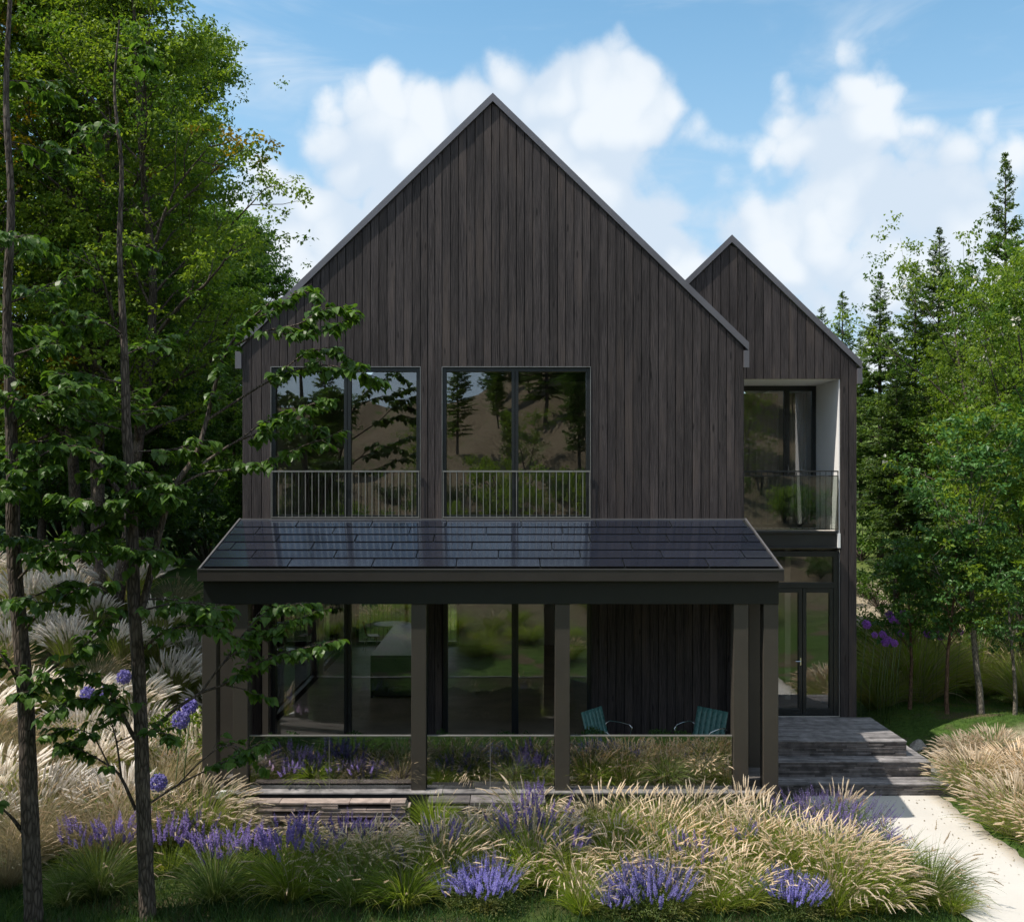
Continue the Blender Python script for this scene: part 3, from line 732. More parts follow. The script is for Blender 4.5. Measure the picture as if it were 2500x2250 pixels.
# low wall of stacked thin slats with dark voids, in front of the plinth
sw = empty('slat_wall', (-2.75, 15.2, -.77)); tag(sw, 'low wall of thin stacked pinkish slats with dark rectangular voids', 'wall')
voids = [(-3.55, -2.85, 4), (-2.55, -1.75, 1), (-2.55, -1.35, 7), (-3.55, -2.6, 9), (-2.5, -1.5, 11)]
m = MB(); zt = -.15
for k in range(20):
    z1 = zt - k*.034; x = -4.05 + random.uniform(-.03, .03)
    while x < -1.5:
        L_ = random.uniform(.5, 1.4); e = min(x+L_, -1.5+random.uniform(-.04, .04))
        y0 = 15.18 + random.uniform(-.012, .012); z0 = z1-.026+random.uniform(-.003, .002)
        segs = [(x, e)]
        for (va, vb, vk) in voids:
            if vk <= k <= vk+1:
                ns = []
                for (p, q) in segs:
                    if q <= va or p >= vb: ns.append((p, q))
                    else:
                        if p < va: ns.append((p, va))
                        if q > vb: ns.append((vb, q))
                segs = ns
        for p, q in segs:
            if q-p > .02:
                dz = random.uniform(-.004, .004)
                m.hexa([(p,y0,z0),(q,y0,z0+dz),(q,15.4,z0+dz),(p,15.4,z0)], [(p,y0,z1),(q,y0,z1+dz),(q,15.4,z1+dz),(p,15.4,z1)])
        x = e+.006
        if e >= -1.56: break
o = m.build('slats', M['twig'], sw, bevel=.004); o.location = (2.75, -15.2, .77)
m = MB(); m.box(-4.0, -1.55, 15.405, 15.44, -.82, -.16); o = m.build('backing', M['void'], sw); o.location = (2.75, -15.2, .77)
# flat slate ledges half hidden by the grasses
def ledge(name, px0, px1, py, D, label):
    a = at(px0, py, D); b = at(px1, py, D); m = MB(); z = a.z
    zg = float(hgt((a.x+b.x)/2, D))
    k = 0
    while z > zg-.05:
        x = a.x + random.uniform(-.05, .05)
        while x < b.x-.1:
            e = min(b.x+random.uniform(-.05,.05), x+random.uniform(.4, 1.1)); h_ = random.uniform(.035, .06)
            m.box(x, e-.01, D+random.uniform(-.04, .03), D+.35, z-h_, z-random.uniform(0, .008)); x = e
        z -= .062; k += 1
    o = m.build(name, M['slate'], None, bevel=.006); tag(o, label, 'stone ledge'); return o
ledge('stone_ledge', 850, 1075, 1583, 15.25, 'low ledge of flat grey slates beside the tuft of bright green grass')
ledge('stone_ledge', 1290, 1500, 1612, 14.95, 'long thin slate ledge under the pale grass in front of the porch corner')

# ------------------------------------------------------------------ entrance steps (stacked slate risers, slatted treads)
steps = empty('entrance_steps', (6, 18, -.77)); tag(steps, 'three wide dark slate steps and landing below the entrance door', 'steps')
def step(x0, x1, y0, y1, z0, z1, lab):
    m = MB(); n = max(3, round((z1-z0)/.036)); hz_ = (z1-.016-z0)/n
    for k in range(n):
        z = z0+k*hz_
        x = x0
        while x < x1-.02:
            e = min(x1, x+random.uniform(.12, .55)); e = x1 if x1-e < .08 else e
            j = random.uniform(0, .016)
            m.box(x+.001, e-.003, y0+j, y0+.2, z+.003, z+hz_-.004, 0)
            x = e
        y = y0+.2
        while y < y1-.02:
            e = min(y1, y+random.uniform(.15, .6)); j = random.uniform(0, .014)
            m.box(x1-.2, x1-j, y+.001, e-.003, z+.003, z+hz_-.004, 0); y = e
    m.box(x0+.01, x1-.03, y0+.03, y1, z0-.1, z1-.02, 2)
    y = y0-.004; w_ = .036
    while y < y1-.01:
        x = x0
        while x < x1-.02:
            e = min(x1+.004, x+random.uniform(.5, 1.6)); e = x1+.004 if x1-e < .15 else e
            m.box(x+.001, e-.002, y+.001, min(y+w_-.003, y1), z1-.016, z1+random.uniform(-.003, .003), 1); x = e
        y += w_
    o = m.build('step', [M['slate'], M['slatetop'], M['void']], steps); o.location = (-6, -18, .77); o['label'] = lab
step(4.30, 7.25, 18.16, 19.985, -.27, 0.0, 'top landing')
step(4.30, 7.54, 17.80, 19.6, -.54, -.272, 'middle step')
step(4.30, 7.87, 17.37, 19.2, -.78, -.543, 'bottom step')
m = MB(); m.box(4.3, 7.2, 19.0, 19.99, -.8, -.3)
# ------------------------------------------------------------------ furniture
def chair_teal(loc, rz, label):
    """low armchair: curved lacquered slats running from the back down over the seat, tubular arms"""
    t = empty('slatted_armchair', loc, rz); tag(t, label, 'chair', 'green slatted porch chairs')
    prof = [(-.36, .90), (-.335, .80), (-.30, .68), (-.265, .56), (-.235, .47), (-.19, .405), (-.11, .385), (.02, .395), (.14, .41), (.24, .405), (.285, .37)]
    ms = MB(); mk = MB()
    for k in range(6):
        y0 = -.31+k*.105; y1 = y0+.096
        for mm, rng_ in ((mk, prof[:6]), (ms, prof[5:])):
            vs = []; fs = []
            for i, (x, z) in enumerate(rng_):
                a = rng_[max(0, i-1)]; b = rng_[min(len(rng_)-1, i+1)]
                d = Vector((b[0]-a[0], 0, b[1]-a[1])).normalized(); n_ = Vector((-d.z, 0, d.x))
                cup = .012
                for yy, dd in ((y0, 0), ((y0+y1)/2, -cup), (y1, 0)):
                    for s in (.008, -.008): q = Vector((x, yy, z)) + n_*(s+dd); vs.append(q)
            for i in range(len(rng_)-1):
                a = i*6; b = a+6
                fs += [(a, a+2, b+2, b), (a+2, a+4, b+4, b+2), (a+3, a+1, b+1, b+3), (a+5, a+3, b+3, b+5), (a+1, a, b, b+1), (a+4, a+5, b+5, b+4)]
            e = (len(rng_)-1)*6; fs += [(0, 1, 3, 2), (2, 3, 5, 4), (e+1, e, e+2, e+3), (e+3, e+2, e+4, e+5)]
            mm.add(vs, fs)
    mk.build('backrest', M['teal'], t, True); ms.build('seat', M['teal'], t, True)
    for s in (-1, 1):
        m = MB(); yy = s*.345
        m.tube([(-.27, s*.30, .60), (-.275, yy, .62), (-.20, yy, .665), (.0, yy, .67), (.17, yy, .655), (.225, yy, .61), (.20, yy, .5), (.15, yy, .40), (.13, s*.29, .375)], .011, 8)
        m.build('arm', M['chrome'], t, True)
        m = MB(); m.tube([(.20, s*.27, .385), (.25, s*.30, .0)], .012, 8); m.build('leg', M['chrome'], t, True)
        m = MB(); m.tube([(-.18, s*.27, .385), (-.30, s*.30, .0)], .012, 8); m.build('leg', M['chrome'], t, True)
    m = MB(); m.tube([(-.18, -.28, .375), (-.18, .28, .375)], .011); m.tube([(.2, -.28, .375), (.2, .28, .375)], .011); m.build('crossbar', M['chrome'], t, True)
    return t
chair_teal((1.72, 16.72, -.04), R(-38), 'green slatted armchair on the porch beside the tall window')
chair_teal((3.22, 16.72, -.04), R(180+42), 'green slatted armchair on the porch beside the thick corner post')
# round low table seen just above the handrail? -> seats only
isl = empty('kitchen_island', (-2.35, 24.1, 0)); tag(isl, 'long dark stone kitchen island seen through the porch window', 'kitchen island')
m = MB(); m.box(-.54, .54, -2.2, 2.2, .0, .86); m.build('cabinet', M['island'], isl, bevel=.004)
m = MB(); m.box(-.60, .60, -2.35, 2.35, .861, .92); m.build('worktop', M['island'], isl, bevel=.004)
m = MB(); m.box(-.60, -.545, -2.35, -2.21, 0, .86); m.box(-.60, .6, -2.35, -2.29, 0.05, .86) ; m.build('end_panel', M['island'], isl)
tb = empty('dining_table', (-3.15, 27.75, 0)); tag(tb, 'small round pale table beyond the kitchen island', 'table')
m = MB(); m.disc((0, 0, .72), .52, .025); m.build('tabletop', M['table'], tb, bevel=.005)
m = MB(); m.tube([(0, 0, .03), (0, 0, .72)], .035, 12); m.disc((0, 0, .0), .25, .03); m.build('pedestal', M['chrome'], tb)
def chair_ply(loc, rz, label):
    t = empty('plywood_chair', loc, rz); tag(t, label, 'chair', 'orange plywood dining chairs')
    vs = []; fs = []; prof = [(-.24, .84, .23), (-.225, .74, .25), (-.20, .62, .20), (-.185, .54, .12), (-.16, .475, .10), (-.11, .445, .17), (0, .435, .22), (.12, .44, .21), (.20, .425, .18)]
    for x, z, w_ in prof:
        for q in (-1, -.5, 0, .5, 1):
            vs.append((x+.02*q*q, w_*q, z+.008*q*q)); 
    n = len(vs); vs += [(a+.010, b, c-.012) for a, b, c in vs]
    for i in range(len(prof)-1):
        for k in range(4):
            a = i*5+k; fs += [(a, a+1, a+6, a+5), (n+a, n+a+5, n+a+6, n+a+1)]
    m = MB(); m.add(vs, fs); m.build('shell', M['chairwood'], t, True)
    for sx, sy in ((1, 1), (1, -1), (-1, 1), (-1, -1)):
        m = MB(); m.tube([(.05*sx, .05*sy, .42), (.12*sx, .13*sy, .40), (.20*sx, .22*sy, 0)], .009, 6); m.build('leg', M['chrome'], t, True)
chair_ply((-3.72, 27.6, 0), R(15), 'orange plywood chair with thin metal legs beside the round table')
# ------------------------------------------------------------------ foliage machinery
M['bark'] = barkmat('grey_brown_bark', (.045, .036, .030), (.15, .12, .10))
M['barkpale'] = barkmat('pale_bark', (.10, .085, .07), (.34, .29, .24), 1.4)
M['barkred'] = barkmat('reddish_bark', (.09, .05, .035), (.26, .16, .11), 1.2)
M['leafbright'] = leafmat('bright_leaf', (.092, .165, .017), (.215, .30, .036), .48)
M['leafmid'] = leafmat('mid_leaf', (.050, .115, .016), (.115, .205, .028), .44)
M['leafdark'] = leafmat('dark_leaf', (.026, .066, .018), (.060, .120, .030), .38)
M['leafbig'] = leafmat('broad_leaf', (.045, .105, .018), (.105, .195, .030), .46, rough=.4)
M['leafyoung'] = leafmat('young_leaf', (.050, .135, .040), (.120, .24, .065), .36, rough=.42)
M['leaforange'] = leafmat('orange_leaf', (.30, .24, .02), (.42, .26, .02), .45)
M['needle'] = leafmat('needle', (.065, .125, .022), (.165, .24, .04), .38)
M['needledark'] = leafmat('dark_needle', (.046, .098, .030), (.11, .175, .045), .35)
M['blossom'] = leafmat('white_blossom', (.7, .68, .6), (.85, .8, .72), .3, tint=1.05, bl=.88)
M['blade'] = leafmat('grass_blade', (.12, .20, .025), (.32, .40, .075), .47, (.36, .33, .11))
M['bladeblue'] = leafmat('blue_green_blade', (.075, .13, .040), (.20, .26, .085), .42, (.26, .26, .10))
M['bladedry'] = leafmat('dry_blade', (.30, .25, .16), (.48, .41, .28), .42, (.26, .26, .11), tint=1.1, bl=.8)
M['bladebrown'] = leafmat('brown_blade', (.12, .09, .045), (.22, .17, .08), .35)
M['plume'] = leafmat('cream_plume', (.72, .60, .47), (.93, .83, .70), .5, tint=1.05, bl=.78)
M['plumewhite'] = leafmat('white_plume', (.80, .75, .72), (.94, .91, .88), .45, tint=1.05, bl=.88)
M['plumetan'] = leafmat('tan_plume', (.52, .40, .27), (.72, .60, .43), .45, tint=1.05, bl=.88)
M['violet'] = leafmat('violet_floret', (.19, .13, .40), (.38, .29, .62), .35, tint=1.0, bl=1.0)
M['violetblue'] = leafmat('blue_violet_floret', (.20, .17, .50), (.38, .35, .74), .35, tint=1.0, bl=1.0)
M['purple'] = leafmat('purple_floret', (.36, .11, .58), (.58, .25, .80), .35, tint=1.0, bl=1.0)
M['pinkf'] = leafmat('pink_floret', (.50, .34, .52), (.72, .56, .74), .35, tint=1.0, bl=1.0)
M['stemgreen'] = plain('green_stem', (.10, .14, .05), .6)
M['lawnblade'] = leafmat('lawn_blade', (.035, .085, .012), (.10, .17, .026), .38, (.14, .15, .03))

def unit(v): return v / np.maximum(np.linalg.norm(v, axis=-1, keepdims=True), 1e-9)
LEAF4 = (np.array([(0, 0, 0), (.45, .5, .10), (1, 0, -.08), (.45, -.5, .10)]), np.array([(0, 1, 2, 3)]))
LEAFT = (np.array([(0, 0, 0), (.40, .5, .12), (1, 0, -.05), (.40, -.5, .12)]), np.array([(0, 2, 1), (0, 3, 2)]))
LEAFB = (np.array([(0, 0, 0), (.5, 0, -.09), (1, 0, -.30), (.02, .30, .03), (.28, .52, .06), (.62, .36, -.03), (.02, -.30, .03), (.28, -.52, .06), (.62, -.36, -.03)]),
         np.array([(0, 4, 3, 3), (0, 1, 4, 4), (1, 5, 4, 4), (1, 2, 5, 5), (0, 6, 7, 7), (0, 7, 1, 1), (1, 7, 8, 8), (1, 8, 2, 2)])[:, :3])
def leaves(P_, A, Nn, L, W, tpl):
    """one template leaf at each P_, growing along A, facing Nn"""
    P_ = np.asarray(P_); n = len(P_)
    A = unit(A); S = unit(np.cross(Nn, A)); U = np.cross(A, S)
    T, Fc = tpl; L = np.broadcast_to(L, n)[:, None, None]; W = np.broadcast_to(W, n)[:, None, None]
    v = P_[:, None, :] + A[:, None, :]*T[None, :, 0:1]*L + S[:, None, :]*T[None, :, 1:2]*W + U[:, None, :]*T[None, :, 2:3]*L
    f = Fc[None] + (np.arange(n)*len(T))[:, None, None]
    return v.reshape(-1, 3), f.reshape(-1, Fc.shape[1])

def tubes_np(lines, n=5):
    """lines: list of (points (k,3), radii (k,)) -> V, F"""
    Vs = []; Fs = []; off = 0
    ang = np.arange(n)*2*np.pi/n
    for p, r in lines:
        p = np.asarray(p, float); r = np.asarray(r, float); k = len(p)
        d = np.gradient(p, axis=0); d = unit(d)
        ref = np.where(np.abs(d[:, 2:3]) < .92, np.array([[0, 0, 1.]]), np.array([[1., 0, 0]]))
        if k > 1: ref = np.repeat(ref[:1], k, 0)
        a = unit(np.cross(d, ref)); b = np.cross(a, d)
        v = p[:, None] + (a[:, None]*np.cos(ang)[None, :, None] + b[:, None]*np.sin(ang)[None, :, None])*r[:, None, None]
        i = (np.arange(k-1)[:, None]*n + np.arange(n)[None]).ravel(); j = (np.arange(k-1)[:, None]*n + (np.arange(n)[None]+1) % n).ravel()
        Fs.append(np.stack([i, j, j+n, i+n], 1)+off); Vs.append(v.reshape(-1, 3)); off += k*n
    return np.concatenate(Vs), np.concatenate(Fs)

def curve(p, d, L, k, bend, rg, wig=.12):
    """wiggly limb from p in direction d, bending towards vector bend"""
    pts = [np.array(p, float)]; d = unit(np.array(d, float)); s = L/k
    for i in range(k):
        d = unit(d + np.array(bend)*(1.0/k) + rg.normal(0, wig, 3)); pts.append(pts[-1] + d*s)
    return np.array(pts), d

def clump_pts(c, r, n, rg, flat=.55, hollow=.55):
    v = unit(rg.normal(size=(n, 3))); q = rg.uniform(hollow, 1, n)[:, None]
    v = v*q; lump = 1 + .25*np.sin(v[:, 0:1]*5 + c[0]*3) + .2*np.sin(v[:, 1:2]*6 + c[1]*5)
    p = v*lump*np.array([r, r, r*flat]); return c + p, v

def broad_tree(name, seed, H, trunk_r, base, prof, limbs, leafL, per, clump_r, mats, orange=0, multi=1, lean=(0, 0), sub=5, blossom=0, tpl=LEAF4, flat=.55):
    """prof(h01) -> crown radius; returns (wood mesh, crown mesh)"""
    rg = np.random.default_rng(seed); lines = []; tips = []
    for s in range(multi):
        a0 = rg.uniform(0, 6.28); d0 = np.array([math.cos(a0)*.22*(multi > 1)+lean[0], math.sin(a0)*.22*(multi > 1)+lean[1], 1.])
        k = 14; tr, dd = curve((0.12*math.cos(a0)*(multi > 1), .12*math.sin(a0)*(multi > 1), -.3), d0, H*.97*rg.uniform(.9, 1), k, (0, 0, .4), rg, .045)
        rr = trunk_r/math.sqrt(multi)*np.linspace(1, .10, k+1)**.9; rr[0] *= 1.35; rr[1] *= 1.06
        lines.append((tr, rr))
        for i in range(limbs//multi):
            h = base + (1-base)*((i+rg.uniform(0, 1))/(limbs/multi)); f = h*k; j = min(int(f), k-1)
            p = tr[j]*(1-(f-j)) + tr[j+1]*(f-j); R_ = prof(h)*rg.uniform(.62, 1.12)
            az = i*2.4 + rg.uniform(-.5, .5); el = .35 + .75*h + rg.normal(0, .12)
            lb, ld = curve(p, (math.cos(az)*math.cos(el), math.sin(az)*math.cos(el), math.sin(el)), R_, 5, (0, 0, .25), rg, .13)
            r0 = max(.012, trunk_r*.42*(1-h*.75)*R_/max(prof(.4), .1)*.8)
            lines.append((lb, r0*np.linspace(1, .25, 6)))
            for q in range(sub):
                m_ = 1.4 + 3.6*(q+rg.uniform(0, 1))/sub; a = min(int(m_), 4); pp = lb[a]*(1-(m_-a)) + lb[a+1]*(m_-a)
                sd = unit(unit(lb[a+1]-lb[a]) + rg.normal(0, .75, 3)*np.array([1, 1, .55])); ls = R_*.36*rg.uniform(.6, 1.2)
                sb, _ = curve(pp, sd, ls, 3, (0, 0, .15), rg, .15); lines.append((sb, max(.006, r0*.32)*np.linspace(1, .4, 4)))
                tips.append((sb[-1], az)); 
                if rg.random() < .6: tips.append((sb[1] + rg.normal(0, .1, 3), az))
            tips.append((lb[-1], az))
        tips.append((tr[-1], 0))
    blocks = [[] for _ in mats]; 
    for t_, _ in tips:
        r = clump_r*rg.uniform(.6, 1.25); n = int(per*(r/clump_r)**2*rg.uniform(.7, 1.2))
        # each clump is a handful of smaller sprays with air between them
        ns = max(2, int(n/22)); mi = 0 if rg.random() < .68 else 1
        if orange and rg.random() < orange*(1 if t_[2] > H*.55 else .3): mi = 2
        for _ in range(ns):
            c = t_ + rg.normal(0, 1, 3)*np.array([r, r, r*flat])*.55
            p, v = clump_pts(c, r*.42, max(6, n//ns), rg, .5, .25)
            nn = unit(np.array([0, 0, 1.]) + rg.normal(0, .55, p.shape) + v*.5); A = unit(v*np.array([1, 1, .2]) + rg.normal(0, .5, p.shape) + np.array([0, 0, -.25]))
            L = leafL*rg.uniform(.65, 1.25, len(p)); blocks[mi].append(leaves(p, A, nn, L, L*.62, tpl))
        if blossom and rg.random() < blossom:
            c = t_ + unit(rg.normal(size=3))*r; p, v = clump_pts(c, .07, 7, rg, 1, .5); blocks[-1].append(leaves(p, v, rg.normal(size=p.shape), .09, .08, tpl))
    bl = []; 
    for mi, b in enumerate(blocks):
        off = 0; 
        for v, f in b: bl.append((v, f, mi))
    Vw, Fw = tubes_np(lines, 6)
    return Vw, Fw, bl
def tree_meshes(name, bark, mats, *a, **k):
    Vw, Fw, bl = broad_tree(name, *a, mats=mats, **k)
    return np_mesh(name+'_trunk', [(Vw, Fw, 0)], [bark], True), np_mesh(name+'_crown', bl, mats)

def conifer(name, seed, H, R0, mats, bark, base=.17, droop=.35, dens=1.0, thin=0.0):
    rg = np.random.default_rng(seed); lines = [(np.array([[0, 0, -.3], [.02, 0, H*.3], [0, .03, H*.65], [0, 0, H*1.0]]), np.array([H*.013, H*.010, H*.006, .008]))]
    Pn = []; An = []; Nn = []; Ln = []
    h = H*base
    while h < H*.99:
        t = h/H; nb = rg.integers(5, 8)
        Rr = R0*((1-t)**.85)*(1 if t > base*1.8 else .7) + .05
        for b in range(nb):
            if rg.random() < thin: continue
            az = rg.uniform(0, 6.28); L = Rr*rg.uniform(.62, 1.15); up = .30 - .9*(1-t)*droop
            k = 6; p, _ = curve((0, 0, h+rg.uniform(-.1, .1)), (math.cos(az), math.sin(az), up+.15), L, k, (0, 0, -.35+.5*t), rg, .05)
            lines.append((p, max(.006, L*.014)*np.linspace(1, .3, k+1)))
            ns = max(8, int(L*22*dens))
            s = rg.uniform(.12, 1.0, ns)**.85; f = s*k; j = np.minimum(f.astype(int), k-1); fr = (f-j)[:, None]
            c = p[j]*(1-fr) + p[j+1]*fr; d = unit(p[j+1]-p[j]); side = unit(np.cross(d, [0, 0, 1.]))*np.where(rg.random(ns) < .5, -1, 1)[:, None]
            ln = (.16 + .42*(1-s)*min(1, L/1.6))*rg.uniform(.6, 1.2, ns)*min(1, .22+(1-t)*2.6)
            A = unit(side*.9 + d*.75 + np.array([0, 0, -1.])*rg.uniform(.05, .55, ns)[:, None])
            # a frond: several narrow needle tufts along a side shoot
            for q in range(3):
                o = ln[:, None]*q*.30; Pn.append(c + A*o + rg.normal(0, .02, c.shape)); An.append(unit(A + rg.normal(0, .33, A.shape))); Nn.append(unit(np.array([0, 0, 1.]) + rg.normal(0, .35, A.shape))); Ln.append(ln*.55+.04)
        h += max(.16, .045*H*(1-t)*.62 + .10)
    P_ = np.concatenate(Pn); A = np.concatenate(An); Nn = np.concatenate(Nn); L = np.concatenate(Ln)
    mid = rg.random(len(P_)) < .7
    b1 = leaves(P_[mid], A[mid], Nn[mid], L[mid], .055+L[mid]*.12, LEAF4); b2 = leaves(P_[~mid], A[~mid], Nn[~mid], L[~mid], .05+L[~mid]*.12, LEAF4)
    Vw, Fw = tubes_np(lines, 5)
    return np_mesh(name+'_trunk', [(Vw, Fw, 0)], [bark], True), np_mesh(name+'_crown', [(*b1, 0), (*b2, 1)], mats)

def place_tree(name, wood, crown, x, y, rz, s, label, cat='tree', group=None, sink=.0, lean=None, sz=1.0, z=None):
    e = empty(name, (x, y, (float(hgt(x, y)) if z is None else z) - sink), rz); e.scale = (s, s, s*sz)
    if lean: e.rotation_euler = (lean[0], lean[1], rz)
    tag(e, label, cat, group); link('trunk', wood, e); link('crown', crown, e); return e

# --- tree kinds
profA = lambda h: 3.1*math.sin(math.pi*min(1, max(.08, h*1.02)))**.6 + .25
profB = lambda h: 2.4*math.sin(math.pi*min(1, max(.08, h)))**.7 + .3
bigA = tree_meshes('big_a', M['bark'], [M['leafbright'], M['leafmid'], M['leaforange']], 11, 17., .22, .26, profA, 74, .105, 118, .56, orange=.02, multi=2)
bigB = tree_meshes('big_b', M['bark'], [M['leafbright'], M['leafmid'], M['leaforange']], 12, 18., .24, .22, profA, 74, .105, 118, .56, orange=.22, multi=2)
bigC = tree_meshes('big_c', M['bark'], [M['leafmid'], M['leafdark'], M['leaforange']], 13, 15., .20, .15, profB, 70, .14, 100, .62, orange=0, multi=1)
roundD = tree_meshes('round_d', M['bark'], [M['leafbright'], M['leafmid'], M['blossom']], 14, 9.5, .16, .14, lambda h: 3.2*math.sin(math.pi*min(1, max(.12, h*.96)))**.5+.3, 44, .10, 84, .55, blossom=.10, multi=2)
youngE = tree_meshes('young_e', M['barkpale'], [M['leafyoung'], M['leafbright']], 15, 6.2, .075, .34, lambda h: 1.45*math.sin(math.pi*min(1, max(.1, h)))**.5+.2, 26, .115, 34, .40, sub=4, tpl=LEAFT, flat=.4)
youngF = tree_meshes('young_f', M['barkred'], [M['leafyoung'], M['leafmid']], 16, 5.0, .06, .38, lambda h: 1.2*math.sin(math.pi*min(1, max(.1, h)))**.5+.2, 22, .11, 32, .36, sub=4, tpl=LEAFT, flat=.4)
conA = conifer('con_a', 21, 13., 3.2, [M['needle'], M['needledark']], M['bark'])
conB = conifer('con_b', 22, 14., 3.5, [M['needledark'], M['needle']], M['bark'], droop=.5)
conC = conifer('con_c', 23, 11., 2.3, [M['needle'], M['leafmid']], M['bark'], droop=.1, thin=.15)

# --- tall trees beside and behind the house, on the bank
rows = [
 (bigB, -11.4, 21.0, .3, 1.05, 'tall tree with yellowing orange leaf tips in its upper crown, nearest the frame edge'),
 (bigA, -9.9, 24.0, 1.9, 1.02, 'tall green tree whose crown leans out over the sky next to the gable'),
 (bigA, -10.3, 28.5, 4.1, 1.08, 'tall green tree behind the two nearest of the bank'),
 (bigB, -14.6, 25.5, 2.2, 1.0, 'tall tree with orange leaf tips standing higher on the bank'),
 (bigA, -9.0, 22.6, 5.2, .97, 'tall green tree nearest the gable, its crown edge against the cloud'),
 (bigC, -9.4, 27.2, 3.3, .62, 'dark low tree closing the view above the bank'), (bigC, -12.4, 26.6, .3, .66, 'dark low tree above the bank behind the scaly trunk'), (bigC, -16.0, 27.6, 1.3, .66, 'dark low tree at the top edge of the bank'),
 (bigC, -7.7, 30.0, 5.0, .52, 'dark low tree behind the far corner of the house'),
 (bigC, -17.5, 25.0, 3.3, .95, 'dark tall tree at the outer side of the bank'),
 (bigC, -18.0, 30.0, 1.3, 1.0, 'dark tall tree deep in the wood behind the bank'),
 (bigA, -13.5, 34.0, 5.2, 1.0, 'tall green tree deep in the wood behind the bank'),
]
for k, (mm, x, y, rz, s, lab) in enumerate(rows):
    place_tree('broadleaf_tree', *mm, x, y, rz, s, lab, group='tall trees on the grassy bank')
# wood behind
for k, (x, y, rz, s, mm) in enumerate([(-9.5, 35, .5, .55, conB), (-10.5, 37, 1.5, .9, bigC), (-13, 42, .6, 1., conA), (-10, 46, 2., 1., bigC), (-16.5, 52, 1., 1.2, bigC), (-13.5, 56, .3, .75, conB), (-21, 60, 0, 1.4, bigC), (-12.5, 31.5, 2.5, .6, bigC), (-19, 33, 2.5, .8, bigC), (-10, 40, 1.2, .95, bigC), (-16, 42, 2.7, 1.0, bigC), (-23, 38, 3.9, 1.1, bigC), (-22, 26, 4.4, 1.0, bigC), (-30, 45, .4, 1.3, bigC)]):
    place_tree('broadleaf_tree' if mm is not conB else 'conifer_tree', *mm, x, y, rz, s, 'dark tree in the wood far behind the bank', group='far trees behind the bank')
# trees further along the camera's bank whose shade falls on the bed (outside the picture)
for k, (mm, x, y, rz, s) in enumerate([(bigA, -9.4, 8.6, 2.1, .62), (bigC, -13.5, 8.5, .2, .9), (bigC, -6.0, 7.4, 5.1, .50)]):
    place_tree('broadleaf_tree', *mm, x, y, rz, s, 'shade tree on the bank beside the viewpoint', group='shade trees beside the viewpoint')
# --- behind the camera, seen only in the window panes
for k, (mm, x, y, rz, s) in enumerate([(conC, -9.6, -17, .4, .62), (conA, -2.6, -17, 1.4, .48), (conB, 2.2, -20, 2.4, .62), (conA, 5.2, -17, 3.1, .70), (bigC, 9, -19, .7, .50), (bigC, 13.5, -16, 1.7, .55),
                                    (conB, 17, -20, 2.2, .7), (bigC, -13, -18, 2.9, .5), (conA, -18, -20, 1.9, .7), (roundD, 7.5, -11, .9, .5), (roundD, 12.5, -9, 2.9, .55), (bigC, 21, -14, .9, .6), (conB, -14.8, -25, 3., .6), (roundD, 1.0, -13, 4.1, .32), (roundD, -10, -12, 5.1, .35)]):
    place_tree('conifer_tree' if mm in (conA, conB, conC) else 'broadleaf_tree', *mm, x, y, rz, s, 'tree on the slope behind the viewpoint, mirrored in the window panes', group='trees mirrored in the windows')

# --- right side
for k, (mm, px, D, top, rz, lab) in enumerate([
   (conB, 1738, 33, 538, .3, 'tall conifer with a pointed tip right beside the wing of the house'),
   (conA, 1808, 34, 516, 2.0, 'tallest conifer with a broad double looking tip behind the pale green tree'),
   (conC, 1664, 42, 573, 1.1, 'slim distant conifer whose tip stands over the wing roof'),
   (conC, 1623, 46, 602, 3.0, 'distant conifer tip just above the wing eave'),
   (conB, 1770, 29, 690, 4.1, 'conifer with drooping sprays in front of the two tallest conifers'),
   (conA, 1900, 36, 560, 5.2, 'conifer half hidden by the round green tree'),
   (conB, 1700, 40, 655, 2.6, 'small conifer between the wing eave and the tall conifers'),
   (conA, 1985, 30, 300, 2.9, 'very tall thin topped conifer near the frame edge'),
   (conB, 1860, 40, 640, 1.3, 'dark conifer in the gap above the young trees'),
   (conB, 2080, 33, 420, .8, 'dark conifer beyond the round tree'),
  ]):
    x = (px-CX)*D/F; z0 = float(hgt(x, D)); H_ = EYE+(CY-top)*D/F - z0; base_h = {id(conA): 13., id(conB): 14., id(conC): 11.}[id(mm)]
    s = H_/base_h; e = place_tree('conifer_tree', *mm, x, D, rz, s, lab, group='conifers beyond the wing of the house')
    if k in (7,): e.scale = (s*.7, s*.7, s)
for (mm, px, D, top, rz, lab) in [
   (roundD, 2035, 25.5, 455, .4, 'rounded bright green tree dotted with white blossom'),
   (roundD, 2100, 23.0, 560, 2.4, 'bright green blossoming tree cut by the frame edge'),
   (roundD, 1965, 27.5, 690, 3.1, 'leafy tree filling the gap between the conifers and the blossoming tree'),
   (bigC, 2060, 27.0, 640, 1.0, 'dark bushy tree behind the mound'),
   (roundD, 2040, 23.5, 900, 5.0, 'low bushy green tree over the far end of the mound')]:
    x = (px-CX)*D/F; z0 = float(hgt(x, D)); H_ = EYE+(CY-top)*D/F - z0; s = H_/(15. if mm is bigC else 9.5)
    e = place_tree('broadleaf_tree', *mm, x, D, rz, s, lab, group='green trees right of the house'); e.scale = (s*.82, s*.82, s)
